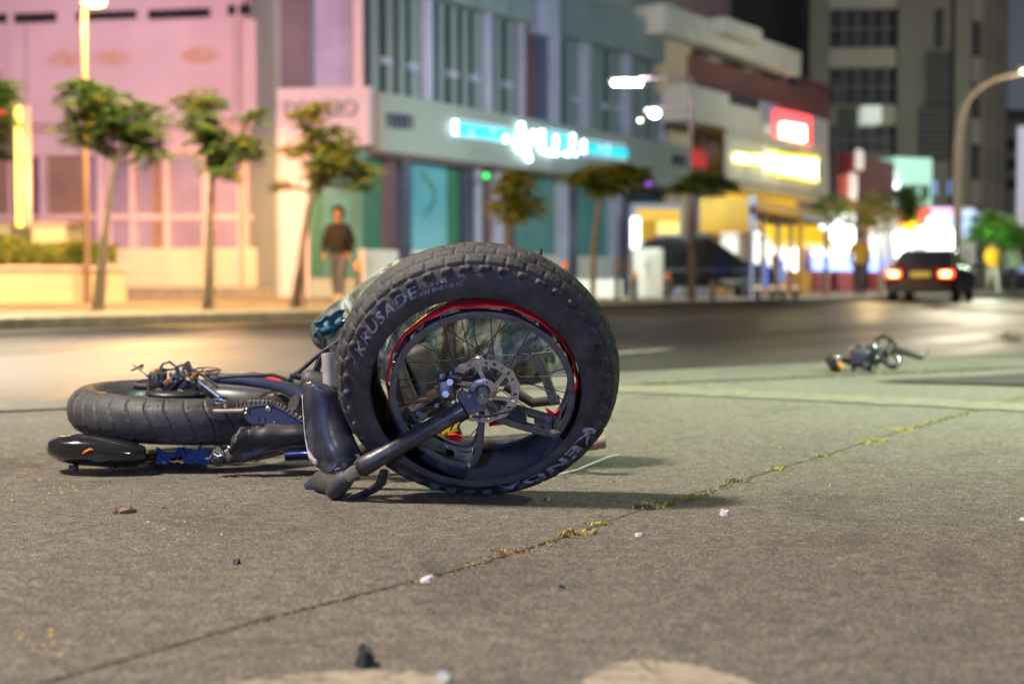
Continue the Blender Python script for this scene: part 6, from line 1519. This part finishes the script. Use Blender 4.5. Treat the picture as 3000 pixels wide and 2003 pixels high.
# ================================================================== loose things round the wreck
cl_ = thing('torn_cloth', 'crumpled torn blue cloth squeezed under the flat rear tyre', 'cloth', (px(560, 1350, 3.2).x, 3.2, 0))
rr = random.Random(21); rows4 = []
for i in range(40):
    f = i/39; x = 935 + (1450-935)*f; row = []
    top_ = 815 + 30*sin(f*9) + rr.uniform(-14, 14) + (40 if .42 < f < .62 else 0); bt = 935 + rr.uniform(-12, 10) - (55 if .2 < f < .40 else 0)
    for j in range(9):
        v = j/8; row.append(Z2(x + rr.uniform(-5, 5), top_*(1-v) + bt*v, 3.17 + .02*mnoise.noise(Vector((f*14, v*4, 0))) - .012*v))
    rows4.append(row)
q = MB(); q.sheet(rows4)
for r_ in q.v: r_.z = max(r_.z, .003)
q.build('fabric', M['bluecloth'], cl_, solid=.003)
q = MB(); q.sheet([[gp(x, y + 4*sin(x*.3), .006 + .006*abs(sin(x*.13))) for y in (1346, 1356, 1364)] for x in range(438, 600, 8)]); q.build('hem', mat('brown_rag', (.14, .07, .035), .9, c2=(.05, .03, .03), scale=30), cl_, solid=.003)

bag = thing('camouflage_bag', 'large camouflage fabric bag slumped behind the upright front wheel', 'bag', (px(1300, 1000, 3.5).x, 3.5, .2))
prof = [(914, 952, 990), (924, 934, 1006), (942, 918, 1024), (980, 886, 1060), (1045, 838, 1088), (1115, 788, 1108), (1176, 754, 1120), (1212, 750, 1125), (1300, 738, 1130), (1400, 738, 1135), (1500, 760, 1135), (1560, 800, 1128), (1600, 860, 1110), (1628, 930, 1080), (1640, 1000, 1040)]
rows5 = []
N_ = 70
for i in range(N_+1):
    f = i/N_; k_ = f*(len(prof)-1); a = int(min(k_, len(prof)-2)); t = k_ - a
    x, y0, y1 = [prof[a][c]*(1-t) + prof[a+1][c]*t for c in range(3)]
    e = (max(0, sin(pi*min(.985, max(.015, f)))))**.55; row = []
    for j in range(40):
        th = 2*pi*j/40; cz_ = (y0+y1)/2; hz_ = (y1-y0)/2
        sx_ = abs(sin(th))**.7*(1 if sin(th) > 0 else -1); sy_ = abs(cos(th))**.7*(1 if cos(th) > 0 else -1)
        p = px(x, cz_ - hz_*sx_, 3.5) + Vector((0, -.13*e*sy_, 0))
        nz_ = mnoise.noise(Vector((p.x*16, p.z*5, p.y*7))); fold = abs(mnoise.noise(Vector((p.x*24 + p.z*5, p.z*3.0, p.y*3))))
        p += Vector((0, .045*fold*sy_ , .008*nz_)); row.append(p)
    row.append(row[0]); rows5.append(row)
q = MB(); q.sheet(rows5); q.add(rows5[0][:-1], [tuple(range(40))]); q.add(rows5[-1][:-1], [tuple(range(40))])
q.build('fabric', M['camo'], bag)
q = MB(); q.tube([px(x, y, 3.36) for x, y in ((1190, 760), (1215, 748), (1260, 745), (1330, 760))], .012, 8, flat=.4); q.build('strap', M['cable'], bag)
q = MB(); q.tube([px(x, y, 3.355) for x, y in ((935, 985), (985, 965), (1050, 915), (1110, 865), (1150, 828))], .0045, 8); q.build('piping', M['cable'], bag)
q = MB(); q.tube([px(x, y, 3.33) for x, y in ((928, 975), (950, 1000), (975, 1040), (1000, 1070))], .006, 8); q.build('strap', M['cable'], bag)
q = MB(); rows6 = [[px(x + 5*sin(y*.21), y + 4*sin(x*.17), 3.345 + .03*mnoise.noise(Vector((x*.035, y*.03, 0)))) for y in range(int(942 - (x-922)*.45), int(1000 + (x-922)*.9) + 6, 6)][:9] for x in range(922, 1008, 6)]; q.sheet(rows6); q.build('teal_flap', mat('teal_nylon', (.03, .15, .18), .5, c2=(.02, .07, .09), scale=20, bump=.5), bag, solid=.003)
q = MB(); q.tube([px(1000, 940, 3.30), px(1016, 935, 3.30), px(1035, 936, 3.30)], .0022, 8); q.build('zip_pull', M['chrome'], bag)
yb_ = thing('yellow_label', 'yellow and black printed packet lying behind the fork', 'packet', tuple(px(1312, 1270, 3.12)))
q = MB(); q.rbox(px(1312, 1268, 3.15), (.060, .02, .035), .004, Matrix.Rotation(R(-28), 3, 'Y')); q.build('packet', M['yellow'], yb_)
rodp = thing('wire', 'thin pale wire curling out from under the fat tyre', 'wire', tuple(gp(1700, 1378)))
q = MB(); q.tube([gp(x, y, .004) + Vector((0, 0, z)) for x, y, z in ((1640, 1388, 0), (1690, 1378, .002), (1740, 1364, .008), (1785, 1350, .012), (1812, 1346, .012), (1822, 1349, .008))], .0019, 8); q.build('strand', M['white_plastic'], rodp)

# ---- broken crankset lying by the road edge
Yk = 7.25
ck = thing('broken_crankset', 'snapped-off bicycle crankset with chainring and pedals lying by the road edge', 'crankset', (Z6(900, 620, Yk).x, Yk, 0))
cc = Z6(1010, 435, Yk); nrm_ = Vector((.55, -.72, .42)).normalized(); exr = Vector((.72, .35, -.60)); exr = (exr - nrm_*exr.dot(nrm_)).normalized(); eur = nrm_.cross(exr)
fk = Frame(cc, exr, eur, nrm_)
q = MB(); q.lathe(fk, [(.074, -.003), (.095, -.003), (.095, .004), (.074, .004), (.074, -.003)], 60)
for k_ in range(44): q.box(fk.A(2*pi*k_/44, .0955, 0), (.006, .004, .005))
for k_ in range(4): q.prism([fk.A(R(90*k_ + d), r, -.001) for d, r in ((-18, .02), (-7, .083), (7, .083), (18, .02))], fk.en*.003)
q.build('chainring', M['gloss'], ck)
q = MB(); q.tube([fk.P(0, 0, -.06), fk.P(0, 0, .03)], .020, 16); q.build('bottom_bracket', M['darksteel'], ck)
q = MB(); q.tube([fk.P(0, 0, .03), Z6(1180, 440, Yk - .05), Z6(1350, 495, Yk - .06)], [.020, .016, .014], 10); q.build('crank_arm', M['cable'], ck)
q = MB(); q.tube([Z6(1345, 500, Yk - .06), Z6(1395, 415, Yk - .06)], [.013, .012], 12); q.build('pedal_axle', M['chrome'], ck)
q = MB(); q.rbox(Z6(755, 505, Yk), (.125, .09, .10), .016, Matrix.Rotation(R(12), 3, 'Y')); q.rbox(Z6(870, 455, Yk), (.085, .07, .10), .014); q.build('gear_housing', mat('blue_grey_housing', (.045, .05, .075), .35, .2, c2=(.02, .022, .03), scale=20), ck)
q = MB(); q.tube([Z6(640, 430, Yk), Z6(690, 380, Yk), Z6(730, 360, Yk)], .018, 10); q.build('bracket', M['darksteel'], ck)
q = MB(); q.tube([Z6(540, 500, Yk), Z6(640, 540, Yk), Z6(700, 560, Yk)], .016, 8); q.build('crank_arm', M['cable'], ck)
q = MB(); [q.tube([Z6(*a, Yk), Z6(*b, Yk)], .012, 8) for a, b in (((690, 540), (668, 625)), ((860, 540), (830, 620)), ((870, 600), (905, 560)))]; q.build('torn_lug', M['matteblack'], ck)
q = MB(); q.rbox(Z6(475, 555, Yk - .03), (.092, .09, .048), .010, Matrix.Rotation(R(60), 3, 'Y')); q.rbox(Z6(440, 510, Yk - .03), (.03, .08, .03), .008); pd = q.build('pedal', M['cable'], ck)
q = MB(); q.rbox(Z6(545, 575, Yk - .08), (.042, .008, .016), .003, Matrix.Rotation(R(62), 3, 'Y')); q.build('reflector', mat('amber_reflector', (.85, .36, .03), .25), pd)
q = MB()
for x, y, r in ((515, 505, .011), (905, 495, .010), (950, 430, .009), (1018, 435, .010), (872, 592, .011), (795, 565, .009), (1115, 565, .010)): q.ball(Z6(x, y, Yk - .075), r, (1, .6, 1))
q.build('shiny_bolts', M['chrome'], ck)

# ---- scattered bits
rr = random.Random(77)
def shard(name, label, x, y, sz_, m, flat=.3, seed=0, group=None, cat='debris'):
    c = gp(x, y); r_ = random.Random(seed); n_ = r_.randint(6, 8)
    t = MB(); ring = []; k_ = sz_
    for i in range(n_):
        a = 2*pi*i/n_; rad = k_*r_.uniform(.55, 1.1); ring.append(Vector((c.x + cos(a)*rad, c.y + sin(a)*rad*1.3, .0005)))
    topz = k_*flat*2
    up = [Vector((c.x + (p.x-c.x)*r_.uniform(.55, .9), c.y + (p.y-c.y)*r_.uniform(.55, .9), topz*r_.uniform(.6, 1.3))) for p in ring]
    t.add(ring + up, [tuple(range(n_))[::-1], tuple(range(n_, 2*n_))] + [(i, (i+1) % n_, n_+(i+1) % n_, n_+i) for i in range(n_)])
    o = t.build(name, m); tag(o, label, cat, group); return o
M['wood'] = mat('splintered_wood', (.27, .15, .085), .9, c2=(.12, .07, .05), scale=60, bump=.6)
M['glassbit'] = mat('pale_glass_bit', (.38, .43, .46), .15)
M['leafbit'] = mat('yellow_bit', (.55, .42, .08), .8)
wc = MB(); a = gp(330, 1496, .006); b = gp(400, 1492, .006); rr = random.Random(8); n_ = 9
for s_ in range(1):
    bot_ = []; top__ = []
    for i in range(n_): f = i/(n_-1); p = a.lerp(b, f); wv = .011*(sin(pi*min(.95, max(.06, f)))**.5)*rr.uniform(.6, 1.1); hz_ = .010*rr.uniform(.55, 1.2)*(1 if .08 < f < .9 else .5); bot_.append([p + Vector((0, -wv, -.005)), p + Vector((0, -wv*.9, hz_*.7 - .005)), p + Vector((0, 0, hz_ - .003)), p + Vector((0, wv, hz_*.5 - .005)), p + Vector((0, wv, -.005)), p + Vector((0, -wv, -.005))])
    wc.sheet(bot_, False)
tag(wc.build('wood_splinter', M['wood']), 'splinter of brown wood on the asphalt below the saddle', 'debris')
shard('plastic_shard', 'white flat plastic shard beside the asphalt joint, nearest the camera', 1250, 1700, .017, M['guardwhite'], .18, 1)
shard('plastic_shard', 'small pale chipped cap on the asphalt right of the joint', 1875, 1570, .010, M['guardwhite'], .25, 2)
shard('plastic_shard', 'white broken block on the open asphalt right of the joint', 2122, 1509, .012, M['guardwhite'], .45, 3)
shard('metal_scrap', 'small grey scrap of crumpled metal at the foot of the tyre', 1600, 1465, .011, M['steel'], .35, 4)
shard('stone', 'blurred dark lump of bitumen at the bottom of the picture', 1073, 1946, .017, M['cable'], .55, 5, cat='stone')
shard('stone', 'small dark pebble on the asphalt below the saddle', 693, 1651, .007, M['cable'], .5, 6, cat='stone')
shard('stone', 'tiny blue-black pebble just below the joint, left of the white shard', 1645, 1722, .006, M['bluebar'], .45, 7, cat='stone')
shard('glass_fragment', 'bright bluish glass fragment on the asphalt, left of the joint', 650, 1567, .005, M['glassbit'], .4, 8)
shard('plastic_shard', 'tan plastic chip lying on the joint before the white shard', 1418, 1650, .006, M['wood'], .3, 9)
shard('plastic_shard', 'white chip on the asphalt at the far right edge', 2996, 1524, .008, M['guardwhite'], .4, 10)
shard('plastic_shard', 'orange speck of plastic on the asphalt above the yellow moss', 2118, 1304, .012, M['wood'], .2, 11)
shard('metal_scrap', 'small grey scrap of metal near the wood splinter', 483, 1490, .006, M['steel'], .4, 12)
shard('plastic_shard', 'white chip at the bottom edge by the pale bare patch', 1300, 1994, .012, M['glassbit'], .3, 13)
# a countless litter of crumbs and grit, one object
gt = MB(); rr = random.Random(31)
for i in range(900):
    x = rr.uniform(-50, 3050); y = rr.choice((rr.uniform(1330, 1990), rr.uniform(1120, 1500))); c = gp(x, y, .0); k_ = rr.uniform(.0008, .0026) * (c.y/2.6)
    gt.cur = rr.choices((0, 1, 2, 3), (5, 3, 2, 4))[0]
    vs = [c + Vector((rr.uniform(-1, 1)*k_, rr.uniform(-1, 1)*k_, z)) for z in (.0005, .0005, .0005)]; vs = [c + Vector((k_*cos(a+.5), k_*sin(a+.5), .0004)) for a in (0, 2.1, 4.2)] + [c + Vector((0, 0, k_*1.3))]
    gt.add(vs, [(0, 1, 3), (1, 2, 3), (2, 0, 3)])
for (cx_, cy_, n_) in ((160, 1425, 14), (130, 1890, 14), (520, 1530, 10), (920, 1400, 12)):
    for i in range(n_):
        c = gp(cx_ + rr.gauss(0, 60), cy_ + rr.gauss(0, 22), .0); k_ = rr.uniform(.002, .0045); gt.cur = 2
        gt.add([c + Vector((k_*cos(a), k_*sin(a), .0006)) for a in (0, 1.6, 3.1, 4.7)] + [c + Vector((0, 0, k_*.7))], [(0, 1, 4), (1, 2, 4), (2, 3, 4), (3, 0, 4)])
o = gt.build('grit', [M['dirt'], M['matteblack'], M['leafbit'], M['print']], recalc=False); tag(o, 'fine grit and yellow crumbs strewn over the asphalt', 'grit', kind='stuff')
# moss and dry weeds in the joint
M['moss'] = mat('yellow_moss', (.42, .40, .04), .9, c2=(.22, .24, .03), scale=60); M['dry'] = mat('dry_weed', (.42, .24, .08), .9, c2=(.25, .14, .05), scale=50); M['weed'] = mat('grey_green_weed', (.18, .22, .12), .9, c2=(.10, .13, .07), scale=50)
gm = MB(); rr = random.Random(41)
def tuft(x, y, n_, hgt, spread, kinds):
    c = gp(x, y)
    for i in range(n_):
        p = c + Vector((rr.gauss(0, spread), rr.gauss(0, spread*.6), 0)); a = rr.uniform(0, 2*pi); hh_ = hgt*rr.uniform(.3, 1.1); wv = rr.uniform(.0008, .0022); s2 = Vector((-sin(a), cos(a), 0))*wv; tip = p + Vector((cos(a)*hh_*.8, sin(a)*hh_*.8, hh_))
        mid = p.lerp(tip, .5) + Vector((0, 0, hh_*.18)); gm.cur = rr.choice(kinds)
        gm.add([p - s2, p + s2, mid + s2, tip, mid - s2], [(0, 1, 2, 4), (4, 2, 3)])
def along(x0, y0, x1, y1, n_, hgt, spread, kinds):
    for i in range(n_):
        f = rr.random(); tuft(x0 + (x1-x0)*f, y0 + (y1-y0)*f, 7, hgt, spread, kinds)
tuft(1655, 1572, 30, .012, .008, [0, 1]); tuft(1690, 1563, 60, .010, .018, [1, 1, 0]); tuft(1760, 1535, 60, .006, .012, [0])
tuft(1885, 1490, 120, .016, .012, [2, 2, 1]); along(1910, 1490, 2040, 1455, 60, .006, .008, [1, 0, 0, 1]); tuft(2155, 1412, 70, .012, .012, [2, 0, 1])
along(2040, 1455, 2160, 1412, 24, .005, .008, [1, 2]); tuft(2282, 1377, 45, .009, .012, [0]); tuft(2407, 1336, 110, .006, .018, [0, 0, 2]); along(2515, 1300, 2590, 1288, 40, .005, .011, [0]); tuft(2645, 1262, 60, .012, .02, [0])
along(2685, 1252, 3000, 1160, 130, .005, .012, [0, 0, 2]); along(1330, 1672, 1660, 1570, 50, .003, .008, [1, 1, 2]); along(700, 1832, 1330, 1672, 40, .003, .008, [1, 2])
tuft(1500, 1617, 40, .005, .012, [1]); tuft(1590, 1597, 30, .005, .012, [1, 0])
# ragged growth where the concrete strip meets the bay
for i in range(70):
    f = rr.random(); x = 1820 + 1180*f; y = 1128 - 50*f + rr.uniform(-3, 3); tuft(x, y, 8, .014, .03, [0, 2, 1])
for i in range(25): tuft(rr.uniform(2930, 2995), rr.uniform(985, 1008), 8, .08, .05, [2])
for i in range(120): tuft(rr.uniform(205, 260), rr.uniform(903, 912), 3, .16, .10, [2, 0, 2])
o = gm.build('moss', [M['moss'], M['dry'], M['weed']], recalc=False); tag(o, 'yellow moss and dry weeds growing in the joints of the asphalt', 'moss', kind='stuff')
